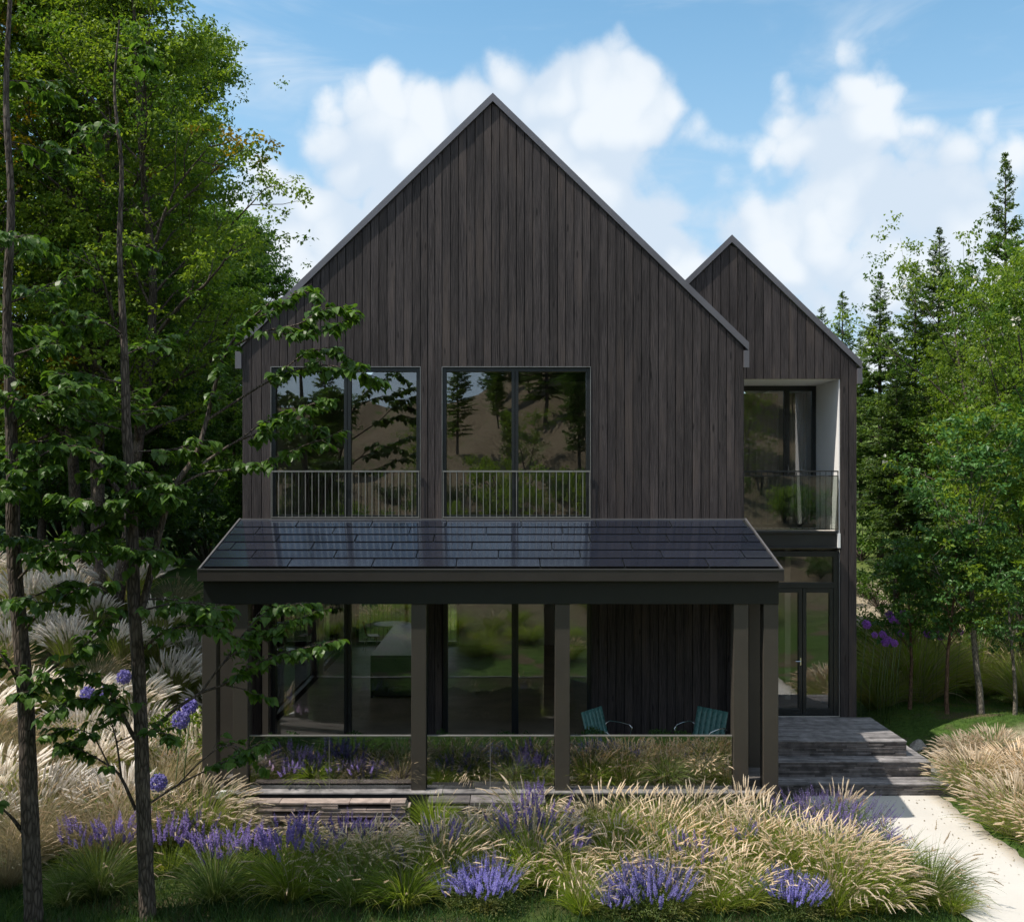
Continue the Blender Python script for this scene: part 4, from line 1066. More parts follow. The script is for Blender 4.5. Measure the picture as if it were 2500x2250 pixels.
for (mm, px, py, D, top, rz, lab) in [
   (youngE, 1937, 1412, 21.0, 800, .3, 'tallest young tree with pale forked trunk on the grassy mound'),
   (youngF, 1872, 1425, 21.3, 1010, 2.1, 'slim young tree with speckled trunk at the brow of the mound'),
   (youngF, 1795, 1412, 22.0, 1040, 4.4, 'short young tree nearest the wing corner, trunk slightly bent'),
   (youngE, 2003, 1400, 20.6, 1050, 1.2, 'young tree with reddish trunk at the frame edge of the mound'),
   (youngE, 2075, 1400, 21.5, 760, 3.6, 'young tree just beyond the frame edge on the mound')]:
    x = (px-CX)*D/F; z0 = float(hgt(x, D)); H_ = EYE+(CY-top)*D/F - z0; s = H_/(6.2 if mm is youngE else 5.)
    place_tree('young_tree', *mm, x, D, rz, s, lab, group='young trees on the mound', sink=.03)
# deep wood right
for k, (x, y, rz, s, mm) in enumerate([(19, 44, 0, .9, conB), (25, 38, 1, 1., conA), (14, 52, 2, .8, conB), (31, 48, 3, 1.2, conB), (22, 30, 4, .9, bigC), (36, 36, 5, 1.2, bigC), (12.5, 60, 5.6, .7, conA), (27, 26, 5, .9, bigC)]):
    place_tree('conifer_tree' if mm in (conA, conB) else 'broadleaf_tree', *mm, x, y, rz, s, 'dark tree in the wood far beyond the meadow', group='far trees beyond the meadow')

# ------------------------------------------------------------------ the two slender foreground trees
def near_tree(label, seed, trunk, radii, branches, auto, leafL=.12, dens=2.1):
    rg = np.random.default_rng(seed); base = at(*trunk[0]); zg = float(hgt(base.x, base.y))
    org = np.array([base.x, base.y, zg]); W = lambda p: np.array(at(*p))
    def smooth_line(pts, rad, sub=4):
        P_ = np.array(pts); n = len(P_); tt = np.linspace(0, n-1, (n-1)*sub+1); out = []
        Q = np.vstack([2*P_[0]-P_[1], P_, 2*P_[-1]-P_[-2]])
        for t_ in tt:
            i = min(int(t_), n-2); f = t_-i; a, b, c, d_ = Q[i], Q[i+1], Q[i+2], Q[i+3]
            out.append(.5*((2*b)+(-a+c)*f+(2*a-5*b+4*c-d_)*f*f+(-a+3*b-3*c+d_)*f**3))
        return np.array(out), np.interp(tt, np.arange(n), rad)
    tr, rr = smooth_line([W(p) for p in trunk], radii, 5); tr[0, 2] = zg-.2
    rr = rr*(1+rg.normal(0, .03, len(rr))); lines = [(tr, rr)]; wood_n = []
    sprays = []
    def foliage_along(pts, r0, start=.25):
        seg = np.linalg.norm(np.diff(pts, axis=0), axis=1); cum = np.concatenate([[0], np.cumsum(seg)]); Lt = cum[-1]
        n = max(3, int(Lt*(1-start)/.13*dens))
        for s in np.linspace(start, 1, n):
            x_ = s*Lt; i = min(np.searchsorted(cum, x_, 'right')-1, len(pts)-2); f = (x_-cum[i])/max(seg[i], 1e-6)
            p = pts[i]*(1-f)+pts[i+1]*f; d = unit(pts[i+1]-pts[i])
            side = unit(np.cross(d, [0, 0, 1.]))*(1 if rg.random() < .5 else -1)
            td = unit(d*rg.uniform(.3, 1.1) + side*rg.uniform(.5, 1.1) + np.array([0, 0, rg.uniform(-.05, .35)])); tl = rg.uniform(.18, .46)*(1.15-.5*s)
            tw, _ = curve(p, td, tl, 4, (0, 0, -.35), rg, .10); lines.append((tw, .0045*np.linspace(1, .5, 5))); sprays.append(tw)
    for br in branches:
        pts = [W(p) for p in br[0]]; pl, pr = smooth_line(pts, np.linspace(br[1], max(.004, br[1]*.22), len(pts)), 4)
        lines.append((pl, pr)); foliage_along(pl, br[1], br[2] if len(br) > 2 else .3)
    zs = tr[:, 2]
    for (z0, z1, n, L0, az0, az1) in auto:
        for k in range(n):
            z = z0+(z1-z0)*(k+rg.random())/n; i = int(np.argmin(np.abs(zs-z))); az = rg.uniform(az0, az1); L = L0*rg.uniform(.65, 1.2)
            p, _ = curve(tr[i], (math.cos(az), math.sin(az), rg.uniform(.15, .6)), L, 6, (0, 0, -.25), rg, .10)
            lines.append((p, .016*np.linspace(1, .25, 7)*L)); foliage_along(p, .01, .2)
            for _ in range(2):
                j = rg.integers(1, 5); side = unit(np.cross(p[j+1]-p[j], [0, 0, 1.]))*rg.choice([-1, 1]); q, _ = curve(p[j], unit(unit(p[j+1]-p[j])+side*.9), L*.5, 4, (0, 0, -.2), rg, .1)
                lines.append((q, .008*np.linspace(1, .4, 5))); foliage_along(q, .006, .2)
    Pn = []; An = []; Nn = []
    for tw in sprays:
        k = rg.integers(6, 11); f = rg.uniform(.3, 1.0, k)*4; j = np.minimum(f.astype(int), 3); c = tw[j]*(1-(f-j))[:, None]+tw[j+1]*(f-j)[:, None]
        d = unit(tw[j+1]-tw[j]); side = unit(np.cross(d, [0, 0, 1.]))*rg.choice([-1, 1], k)[:, None]
        A = unit(d*.6 + side*.7 + rg.normal(0, .25, c.shape) + np.array([0, 0, -.55])); Pn.append(c + A*.02); An.append(A); Nn.append(unit(np.array([0, 0, 1.]) + A*np.array([.5, .5, 0]) + rg.normal(0, .3, c.shape)))
    P_ = np.concatenate(Pn); A = np.concatenate(An); Nn = np.concatenate(Nn); L = leafL*rg.uniform(.6, 1.25, len(P_))
    v, f = leaves(P_-org, A, Nn, L, L*.82, LEAFB)
    Vt, Ft = tubes_np([(p-org, r) for p, r in lines[:1]], 14); Vw, Fw = tubes_np([(p-org, r) for p, r in lines[1:]], 6)
    e = empty('slender_tree', tuple(org)); tag(e, label, 'tree', 'slender trees in front of the house')
    o = link('trunk', np_mesh('slender_trunk', [(Vt, Ft, 0), (Vw, Fw, 0)], [M['bark']], True), e)
    link('crown', np_mesh('slender_crown', [(v, f, 0)], [M['leafbig']]), e)
    return e
D1 = 12.35
near_tree('slender tree with dark scaly trunk closest to the frame edge', 31,
  [(68,1850,D1),(64,1732,D1),(56,1532,D1),(50,1372,D1),(40,1252,D1),(27,1092,D1),(25,950,D1),(20,780,D1),(14,600,D1),(22,400,D1),(12,200,D1),(20,0,D1),(30,-160,D1)],
  [.118,.108,.102,.098,.094,.088,.078,.066,.056,.046,.036,.026,.012],
  [([(66,1352,D1),(92,1328,D1-.1),(136,1296,D1-.3),(180,1262,D1-.4),(215,1210,D1-.5)], .022, .35),
   ([(44,1640,D1),(20,1610,D1-.1),(-10,1585,D1-.2)], .03, .6), ([(48,1380,D1),(30,1335,D1-.1),(8,1300,D1-.2),(-20,1270,D1-.2)], .026, .3),
   ([(40,1252,D1),(90,1200,D1-.2),(150,1165,D1-.4),(215,1150,D1-.5)], .02, .2), ([(25,950,D1),(80,900,D1-.3),(140,880,D1-.5),(200,900,D1-.6)], .02, .2),
   ([(30,1150,D1),(70,1110,D1-.3),(120,1085,D1-.5),(170,1090,D1-.6)], .018, .2), ([(22,840,D1),(70,790,D1-.3),(130,760,D1-.5),(190,770,D1-.6)], .018, .2)],
  [(3.8, 7.6, 11, 1.15, -2.6, 1.6), (8.5, 10.5, 3, .6, -2.6, 1.6), (2.0, 4.2, 3, .7, -2.6, -.2)])
D2 = 12.6
near_tree('slender tree with rough forked trunk whose branches reach across the porch', 32,
  [(294,1850,D2),(288,1652+60,D2),(282,1560,D2),(280,1492,D2),(274,1332,D2),(266,1212,D2),(262,1092,D2),(258,960,D2),(250,850,D2),(247,740,D2),(243,640,D2),(236,480,D2),(240,330,D2),(226,180,D2),(236,40,D2)],
  [.108,.096,.091,.088,.083,.078,.074,.070,.060,.052,.044,.034,.026,.018,.008],
  [([(276,1215,D2),(298,1130,D2),(318,1040,D2),(345,960,D2),(385,900,D2+.1),(408,830,D2+.2),(425,760,D2+.2),(450,690,D2+.2),(485,640,D2+.2),(530,600,D2+.2)], .050, .62),
   ([(345,965,D2),(400,935,D2+.1),(470,925,D2+.2),(540,905,D2+.2),(600,880,D2+.2),(650,862,D2+.2)], .022, .35),
   ([(400,915,D2),(470,870,D2+.2),(540,845,D2+.1),(610,800,D2),(650,790,D2)], .02, .3),
   ([(470,870,D2+.2),(530,830,D2+.4),(590,835,D2+.5),(640,850,D2+.4)], .014, .2),
   ([(408,830,D2+.2),(470,790,D2+.3),(540,748,D2+.3),(620,722,D2+.2),(690,728,D2+.1),(735,742,D2)], .020, .35),
   ([(540,748,D2+.3),(600,700,D2+.4),(650,690,D2+.4),(700,712,D2+.3)], .012, .3),
   ([(450,690,D2+.2),(520,655,D2+.2),(590,640,D2+.1),(640,610,D2),(680,612,D2)], .016, .3),
   ([(520,655,D2+.2),(580,660,D2+.1),(640,650,D2),(690,628,D2)], .010, .2), ([(485,640,D2+.2),(540,612,D2+.3),(590,575,D2+.3),(640,590,D2+.2)], .010, .3),
   ([(237,975,D2),(185,905,D2-.1),(110,845,D2-.2),(50,800,D2-.3),(10,775,D2-.3)], .040, .4),
   ([(296,1450,D2),(336,1408,D2+.1),(396,1368,D2+.2),(440,1352,D2+.3),(496,1316,D2+.3),(560,1290,D2+.3),(620,1275,D2+.2),(650,1268,D2+.2)], .026, .40),
   ([(396,1368,D2+.2),(440,1310,D2+.3),(490,1270,D2+.4),(550,1235,D2+.4),(610,1215,D2+.3)], .016, .3), ([(440,1310,D2+.3),(490,1240,D2+.5),(540,1200,D2+.5),(600,1190,D2+.4)], .012, .3),
   ([(440,1352,D2+.3),(480,1360,D2+.3),(500,1370,D2+.3)], .008, .6), ([(274,1290,D2),(320,1250,D2-.1),(370,1235,D2-.2),(430,1240,D2-.2),(480,1262,D2-.2)], .018, .2),
   ([(266,1212,D2),(320,1195,D2-.3),(380,1190,D2-.4),(440,1205,D2-.5)], .016, .2),
   ([(266,1458,D2),(240,1408,D2-.1),(225,1378,D2-.2),(190,1340,D2-.3),(140,1330,D2-.4)], .030, .4), ([(240,1408,D2-.1),(200,1385,D2-.3),(150,1380,D2-.5),(110,1395,D2-.6)], .014, .2),
   ([(268,1598,D2),(240,1536,D2-.1),(216,1512,D2-.2),(168,1484,D2-.4),(130,1470,D2-.5)], .022, .55), ([(240,1536,D2-.1),(230,1464,D2-.2),(216,1412,D2-.3),(205,1370,D2-.3)], .014, .55),
   ([(216,1512,D2-.2),(180,1450,D2-.4),(130,1440,D2-.5),(90,1455,D2-.6)], .010, .35), ([(230,1464,D2-.2),(290,1445,D2-.4),(340,1450,D2-.5)], .010, .4),
   ([(298,1584,D2),(350,1550,D2+.1),(392,1528,D2+.2),(440,1505,D2+.2),(490,1478,D2+.2),(520,1465,D2+.2)], .015, .45), ([(350,1550,D2+.1),(400,1500,D2+.3),(450,1470,D2+.4),(500,1490,D2+.4)], .010, .5)],
  [(3.6, 6.6, 10, 1.0, -3.14, 3.14), (7.5, 10.4, 3, .5, -3.14, 3.14), (2.6, 5.0, 3, .8, -3.14, 3.14)])

# ------------------------------------------------------------------ grasses and flowers
def stalks(n, rg, rb, L, spread, bend, wind=(0, 0), K=7, Lvar=.25, azr=(0, 6.2832), up=.0, pw=1.6):
    """arching curves (n,K,3) of a fountain shaped clump"""
    az = rg.uniform(azr[0], azr[1], n); q = np.sqrt(rg.random(n)); Ls = L*rg.uniform(1-Lvar, 1+Lvar*.6, n)
    base = np.stack([np.cos(az)*rb*q, np.sin(az)*rb*q, np.zeros(n)], 1)
    th0 = spread*q*rg.uniform(.5, 1.15, n) + up; bd = bend*rg.uniform(.5, 1.35, n)*(.35+.65*q)
    az2 = az + rg.normal(0, .35, n)
    pts = np.zeros((n, K, 3)); pts[:, 0] = base; h = Ls/(K-1)
    for k in range(1, K):
        s = (k-.5)/(K-1); th = th0 + bd*s**pw
        d = np.stack([np.sin(th)*np.cos(az2)+wind[0]*s*s, np.sin(th)*np.sin(az2)+wind[1]*s*s, np.cos(th)], 1); d = unit(d)
        pts[:, k] = pts[:, k-1] + d*h[:, None]
    return pts, az2
def ribbons(pts, w0, rg):
    n, K, _ = pts.shape; d = np.gradient(pts, axis=1); tw = rg.uniform(0, np.pi, n)
    r = np.stack([np.cos(tw), np.sin(tw), np.zeros(n)], 1)[:, None, :]; side = unit(np.cross(d, np.broadcast_to(r, d.shape) + np.array([0, 0, .3])))
    s = np.linspace(0, 1, K)[None, :, None]; w = w0*(rg.uniform(.7, 1.3, n)[:, None, None])*(1-s**2.2)*.5 + .0004
    v = np.stack([pts-side*w, pts+side*w], 2).reshape(n, 2*K, 3)
    f = np.array([(2*k, 2*k+1, 2*k+3, 2*k+2) for k in range(K-1)])[None] + (np.arange(n)*2*K)[:, None, None]
    return v.reshape(-1, 3), f.reshape(-1, 4)
def resample(pts, a, b, k):
    K = pts.shape[1]; t = np.linspace(a, b, k)*(K-1); i = np.minimum(t.astype(int), K-2); f = (t-i)[None, :, None]
    return pts[:, i]*(1-f) + pts[:, i+1]*f
def plume_tubes(c, rad, rg, n=4):
    """soft tapering seed head round each curve c (m,k,3)"""
    m, k, _ = c.shape; d = unit(np.gradient(c, axis=1)); a = unit(np.cross(d, np.array([.3, .2, 1.]))); b = np.cross(a, d)
    s = np.linspace(0, 1, k); prof = np.sin(np.pi*np.clip(s*.94+.04, 0, 1))**.6*(1-.35*s)
    r = rad*prof[None, :, None]*rg.uniform(.8, 1.25, (m, 1, 1)); ang = np.arange(n)*2*np.pi/n
    v = c[:, :, None, :] + (a[:, :, None, :]*np.cos(ang)[None, None, :, None] + b[:, :, None, :]*np.sin(ang)[None, None, :, None])*r[:, :, None, :]*(1+rg.normal(0, .18, (m, k, n, 1)))
    f = []
    for i in range(k-1):
        for j in range(n): f.append((i*n+j, i*n+(j+1) % n, (i+1)*n+(j+1) % n, (i+1)*n+j))
    f = np.array(f)[None] + (np.arange(m)*k*n)[:, None, None]
    return v.reshape(-1, 3), f.reshape(-1, 4)
def bristles(c, per, L, rg, w=.0045, fwd=.9):
    m, k, _ = c.shape; idx = rg.integers(0, k-1, (m, per)); fr = rg.random((m, per, 1)); ar = np.arange(m)[:, None]
    p = c[ar, idx]*(1-fr)+c[ar, idx+1]*fr; d = unit(c[ar, idx+1]-c[ar, idx]); o = unit(rg.normal(size=p.shape)); A = unit(d*fwd + o)
    taper = (1-.55*(idx/k))[..., None]; L_ = L*rg.uniform(.6, 1.2, (m, per, 1))*taper; S = unit(np.cross(A, rg.normal(size=p.shape)))
    v = np.stack([p-S*w, p+S*w, p+A*L_], 2).reshape(-1, 3); f = np.arange(m*per*3).reshape(-1, 3); return v, f

def tussock(name, seed, nb=300, L=.75, rb=.10, spread=.75, bend=1.2, np_=110, pl=.16, prad=.011, wind=(.25, -.05), mats=('blade', 'plume'), bw=.007, stalkL=1.12, pspread=None, pbend=None, br=34, dry=.12, brl=.024, ppw=2.4):
    rg = np.random.default_rng(seed); blocks = []
    p1, _ = stalks(nb, rg, rb, L, spread, bend, (wind[0]*.4, wind[1]*.4)); nd = int(nb*dry)
    blocks.append((*ribbons(p1[nd:], bw, rg), 0)); 
    if nd: blocks.append((*ribbons(p1[:nd], bw, rg), 1))
    out = [('blades', np_mesh(name+'_blades', blocks, [M[mats[0]], M['bladedry']]))]
    if np_:
        p2, _ = stalks(np_, rg, rb*.9, L*stalkL, pspread or spread*.9, pbend or bend*.95, wind, K=9, Lvar=.22, pw=ppw)
        q = pl/(L*stalkL); c = resample(p2, 1-q, 1, 7); b = [(*plume_tubes(c, prad, rg), 0), (*bristles(c, br, brl, rg, .0032, 1.15), 0), (*ribbons(p2, .0035, rg), 1)]
        out.append(('plumes', np_mesh(name+'_plumes', b, [M[mats[1]], M['bladedry']])))
    return out
def spikes(name, seed, n=45, L=.62, rb=.12, spread=.5, bend=.25, sl=.20, rad=.022, flower='violet', foliage='blade', nb=220, bL=.42, leafy=False, bspread=.8, wind=(0, 0), whorl=.0125, per=6):
    rg = np.random.default_rng(seed); p, _ = stalks(n, rg, rb, L, spread, bend, wind, K=7, Lvar=.3); c = resample(p, 1-sl/L, 1, 9)
    m, k, _ = c.shape; kk = int(sl/whorl); t = np.linspace(0, 1, kk)*(k-1); i = np.minimum(t.astype(int), k-2); f = (t-i)[None, :, None]
    w = c[:, i]*(1-f)+c[:, i+1]*f; d = unit(c[:, i+1]-c[:, i]); prof = (np.sin(np.pi*(np.linspace(0, 1, kk)*.86+.12))**.5*(1-.45*np.linspace(0, 1, kk)))[None, :, None, None]
    o = unit(np.cross(d[:, :, None, :], rg.normal(size=(m, kk, per, 3)))); rr = rad*prof*rg.uniform(.7, 1.25, (m, kk, per, 1))
    P0 = (w[:, :, None, :] + o*rr*.25).reshape(-1, 3); A = (o*1.0 + d[:, :, None, :]*.55).reshape(-1, 3); Nn = np.broadcast_to(d[:, :, None, :], o.shape).reshape(-1, 3) + rg.normal(0, .3, A.shape)
    Lr = np.broadcast_to(rr, o.shape[:3]+(1,)).reshape(-1)
    v, fc = leaves(P0, A, Nn, Lr*1.15+.002, Lr*.9+.002, LEAFT)
    out = [('flower_spikes', np_mesh(name+'_spikes', [(v, fc, 0), (*ribbons(p, .005, rg), 1)], [M[flower], M['stemgreen']]))]
    if nb:
        p1, _ = stalks(nb, rg, rb, bL, bspread, 1.0); bl = [(*ribbons(p1, .007, rg), 0)]
        if leafy:
            q = p1.reshape(-1, 3); q = q[rg.random(len(q)) < .9]; A = unit(rg.normal(size=q.shape)+np.array([0, 0, .4])); bl.append((*leaves(q, A, rg.normal(size=q.shape)+np.array([0, 0, 1.]), .035, .014, LEAFT), 0))
        out.append(('foliage', np_mesh(name+'_foliage', bl, [M[foliage]])))
    return out
def put(name, parts, x, y, rz, s, label, cat, group=None, z=None, sz=1.0):
    e = empty(name, (x, y, float(hgt(x, y)) - .02 if z is None else z), rz); e.scale = (s, s, s*sz); tag(e, label, cat, group)
    for n, me in parts: link(n, me, e)
    return e

PL = [tussock('pl%d' % k, 100+k, nb=380, L=.62+.05*k % .12, np_=122, wind=w_, spread=sp, bend=be, pbend=be*1.75, pl=.15, prad=.0075, br=60, brl=.024) for k, (w_, sp, be) in enumerate([((.60, -.15), .70, 1.15), ((.25, -.25), .85, 1.3), ((.80, -.05), .55, .9), ((.45, -.35), .72, 1.2)])]
PLG = [tussock('plg%d' % k, 110+k, nb=560, L=.66, np_=80, pl=.13, prad=.008, br=40, brl=.019, wind=(.30, -.15), spread=.8, bend=1.1, pspread=.62, pbend=.9, dry=.05) for k in range(2)]
GR = [tussock('gr%d' % k, 120+k, nb=520, L=.66, np_=10+6*k, mats=('bladeblue' if k != 1 else 'blade', 'plumetan'), spread=.85, bend=1.5, wind=(.05, 0), dry=.05, pl=.10, prad=.006) for k in range(3)]
SP = [spikes('sp%d' % k, 130+k, n=30+5*k, spread=.45, L=.72, flower='violet') for k in range(3)]
UP = tussock('upright', 140, nb=260, L=.55, rb=.09, spread=.45, bend=.7, np_=42, pl=.17, prad=.011, wind=(.35, -.05), pspread=.30, pbend=.55, stalkL=1.35)
BR = tussock('brightgrass', 141, nb=420, L=.48, rb=.12, spread=.75, bend=.8, np_=6, wind=(.05, 0), pl=.08, prad=.004, dry=.02)
LV = [spikes('lv%d' % k, 150+k, n=230, L=.55, rb=.24, spread=.62, bend=.12, sl=.16, rad=.0165, flower='violetblue', foliage='bladeblue', nb=420, bL=.42, leafy=True, bspread=1.0, whorl=.011, per=5) for k in range(2)]
LM = spikes('lm', 155, n=620, L=.50, rb=.36, spread=1.0, bend=.1, sl=.10, rad=.011, flower='violet', foliage='bladeblue', nb=520, bL=.42, leafy=True, bspread=1.05, whorl=.010, per=4, wind=(.05, -.1))
BIG = [tussock('big%d' % k, 160+k, nb=620, L=.82, rb=.20, np_=300, pl=.18, prad=.012, br=50, brl=.026, mats=('bladedry' if k else 'blade', 'plume'), wind=(-.42, -.12), spread=.95, bend=1.05, dry=.35) for k in range(2)]
BANK = [tussock('bank%d' % k, 170+k, nb=360, L=.85, rb=.14, np_=110, pl=.26, prad=.020, mats=('blade', 'plumewhite'), wind=((.9, -.1), (-.2, -.2), (.6, .1))[k], spread=.55, bend=.8, stalkL=1.15, br=46, brl=.045, dry=.25) for k in range(3)]
DRYT = tussock('dryt', 180, nb=700, L=.9, rb=.22, np_=60, mats=('bladedry', 'plumetan'), wind=(.3, -.2), spread=.8, bend=1.1, dry=.4, prad=.008)
HUGE = tussock('huge', 190, nb=1500, L=2.0, rb=.30, np_=60, pl=.30, prad=.012, mats=('blade', 'plumetan'), wind=(.05, 0), spread=.85, bend=1.05, bw=.012, dry=.3, br=10)

# the bed in front of the porch: photo position of each clump's base centre and its depth
def bed(kind, parts, px, D, s, label, cat='ornamental grass', group=None, rz=None, sz=1., zoff=0):
    x = (px-CX)*D/F; rz = random.uniform(-.5, .5) if rz is None else rz
    return put(kind, parts, x, D, rz, s, label, cat, group, sz=sz, z=float(hgt(x, D))-.02+zoff)
G1 = 'green grass clumps in the front of the bed'; G2 = 'cream plumed grasses of the bed'; G3 = 'violet flower spikes of the bed'; G4 = 'dense lavender mounds of the bed'
front = [(195,13.25,1.3,2),(425,13.15,1.3,0),(575,13.2,1.4,1),(700,13.05,1.2,0),(800,12.9,1.2,1),(130,13.0,.9,0)]
labf = ['green grass clump between the two slender trunks', 'blue green grass clump just past the forked slender trunk', 'tallest green grass clump under the long row of violet spikes',
        'green grass clump between the tallest green clump and the cream plumes', 'low green grass clump before the first blue violet mound', 'small green grass clump beside the scaly trunk']
for (px, D, s, k), lb in zip(front, labf): bed('grass_clump', GR[k], px, D, s, lb, 'ornamental grass', G1)
spk = [(160,13.9,.95,0,'violet spikes leaning out behind the clump between the two trunks'), (235,14.1,1.,1,'violet spikes directly behind the forked slender trunk'), (330,14.1,1.0,2,'violet spikes right of the forked trunk in front of pale plumes'),
       (385,14.3,.95,0,'violet spikes under the white box lamp'), (440,13.7,1.,1,'dense dark violet spikes behind the blue green clump'), (500,13.9,.9,2,'violet spikes at the near end of the slat wall'),
       (560,13.75,1.15,1,'tall violet spikes standing in front of the voids of the slat wall'), (620,13.8,1.1,0,'tall violet spikes before the middle of the slat wall'), (690,14.6,.8,2,'violet spikes touching the far end of the slat wall'), (745,14.5,.85,1,'violet spikes between the slat wall and the bright tuft'),
       (795,13.6,.7,0,'violet spikes in the middle of the bed before the first pale plumes'), (880,14.1,.8,2,'violet spikes before the second porch post'), (1010,14.4,.95,1,'violet spikes among plumes left of the third porch post'), (1075,14.5,1.1,0,'violet spikes among plumes at the foot of the third porch post'),
       (1120,13.9,.8,2,'sparse violet spikes in front of the round plumed clump'), (1460,14.2,.75,1,'few violet spikes among plumes near the corner posts'), (1375,13.5,.8,0,'few violet spikes deep among the pale plumes')]
for px, D, s, k, lb in spk: bed('sage_plant', SP[k], px, D, s*(1.12 if px < 800 else 1.35), lb, 'flower', G3)
pls = [(330,15.0,1.,'plg',0,'cream plumes below the porch corner post with the box lamp'), (400,14.9,1.1,'pl',2,'cream plumes leaning beside the near end of the slat wall'), (455,14.8,.9,'pl',0,'cream plumes against the end of the slat wall'), (255,14.9,.9,'pl',3,'cream plumes between trunk and porch corner'),
       (745,13.6,1.0,'pl',2,'cream plumes arching over the green clumps in mid bed'), (690,13.9,.9,'pl',0,'cream plumes behind the tallest green clump'), (650,13.55,.8,'pl',3,'cream plumes beside the tallest green clump'),
       (880,13.5,1.0,'plg',0,'green clump with few cream plumes behind the first blue violet mound'), (950,14.1,1.,'plg',1,'half green plumed clump below the second porch post'), (905,14.5,.8,'pl',1,'cream plumes on the sandy patch below the second porch post'),
       (1040,15.1,1.15,'pl',1,'cream plumed clump rising before the glass between two porch posts'), (1090,14.6,1.0,'pl',0,'cream plumed clump at the foot of the third porch post'), (1060,13.7,1.25,'plg',0,'large half green clump whose plumes arch to both sides'), (1010,13.9,.9,'pl',3,'cream plumes tucked behind the large half green clump'),
       (1195,14.5,1.25,'plg',1,'large round clump with bright green heart and cream fringe'), (1260,14.9,1.0,'plg',1,'cream clump between the round clump and the porch glass'), (1320,14.6,1.0,'plg',0,'cream clump under the long slate ledge'), (1390,14.7,1.0,'pl',2,'cream clump behind the slate ledge end'),
       (1440,14.6,.95,'pl',0,'cream clump before the thick corner post'), (1500,14.7,1.0,'plg',1,'cream clump before the outermost corner post'), (1540,14.5,.8,'pl',0,'cream clump next to the lavender by the path'),
       (1230,13.7,.95,'plg',1,'windswept cream clump in front of the round clump'), (1310,13.9,1.05,'plg',0,'half green clump in the heart of the pale drift'), (1385,14.0,1.0,'plg',0,'windswept cream clump in the heart of the pale drift'), (1455,14.0,1.1,'plg',0,'cream clump in the drift below the corner posts'),
       (1210,13.35,.9,'pl',0,'pinkish cream clump behind the middle lavender mound'), (1340,13.3,.95,'plg',0,'cream clump right of the middle lavender mound'), (1410,13.3,.85,'pl',0,'cream clump between two lavender mounds'), (1290,13.3,.8,'pl',3,'cream plumes bowing over the middle lavender mound'),
       (1520,13.8,1.1,'plg',1,'half green clump left of the path lavender'), (1590,13.5,1.05,'plg',1,'cream clump leaning towards the path'), (1560,13.3,.9,'pl',3,'cream clump above the lavender mound nearest the path'), (1640,13.3,1.1,'pl',2,'windswept cream clump near the path bend'), (1680,12.95,1.0,'pl',2,'windswept cream clump at the lower edge near the path'),
       (1130,13.3,.85,'pl',3,'cream plumes drooping over the gap before the middle mound'), (1330,12.75,.7,'plg',0,'small half green clump at the lower frame edge'), (1420,12.8,.75,'plg',1,'small green clump with few plumes at the lower frame edge'), (1735,12.8,.9,'pl',0,'cream clump in front of the green clumps by the path')]
pls += [(1000,13.3,.85,'plg',1,'green hearted clump behind the darkest violet mound'), (1150,12.75,.75,'plg',0,'green clump left of the widest lavender mound'), (1470,12.9,.9,'plg',1,'green hearted clump between the two lower lavender mounds'), (1650,12.7,.85,'plg',0,'green clump at the lower edge right of the last lavender mound'), (1270,14.2,1.,'plg',0,'rounded green hearted clump right of the round clump'), (840,13.9,.9,'pl',1,'cream plumes below the bright upright tuft'), (930,14.9,.85,'pl',1,'cream plumes against the middle bay of porch glass'), (1150,15.0,.9,'pl',3,'cream plumes against the chair bay of porch glass'), (1345,15.1,.9,'plg',1,'cream and green clump under the chair bay glass'), (600,14.7,.7,'pl',3,'small cream clump hiding the middle of the slat wall')]
for px, D, s, kk, k, lb in pls: bed('plume_grass', (PL if kk == 'pl' else PLG)[k], px, D, s*random.uniform(1.05, 1.35), lb, 'ornamental grass', G2)
bed('tuft_grass', BR, 855, 15.0, 1.1, 'bright green upright tuft at the foot of the second porch post', 'ornamental grass', None, zoff=.28)
bed('plume_grass', UP, 1478, 15.2, 1.05, 'upright cream plumes standing between the two corner posts', 'ornamental grass', G2, zoff=.15)
bed('plume_grass', UP, 1665, 15.6, 1.05, 'upright cream plumes before the bottom step', 'ornamental grass', G2)
bed('plume_grass', UP, 1600, 15.5, .75, 'few upright plumes left of the lavender by the path', 'ornamental grass', G2)
bed('grass_clump', GR[1], 1760, 13.4, 1.35, 'green grass clump spilling over the path edge', 'ornamental grass', G1)
bed('grass_clump', GR[2], 1835, 13.1, 1.3, 'green grass clump nearest the path at the lower edge', 'ornamental grass', G1)
bed('grass_clump', GR[1], 1880, 12.8, .75, 'small green clump at the corner where bed and path meet', 'ornamental grass', G1)
for px, D, s, k, lb in [(960,12.95,1.0,0,'blue violet mound standing darkest between green clumps'), (900,13.1,.75,1,'small violet mound beside the darkest violet mound'), (1290,12.75,1.15,1,'widest lavender mound at the lower frame edge'), (1215,12.75,.75,0,'small lavender mound merging into the widest one'),
                      (1565,12.75,.95,0,'lavender mound framed by cream plumes at the lower frame edge')]:
    bed('lavender_plant', LV[k], px, D, s, lb, 'lavender', G4)
bed('lavender_plant', LM, 1640, 14.85, 1.55, 'large fine lavender mound beside the pale path', 'lavender', G4)
bed('lavender_plant', LM, 1590, 15.2, .9, 'fine lavender mound below the outermost corner post', 'lavender', G4)
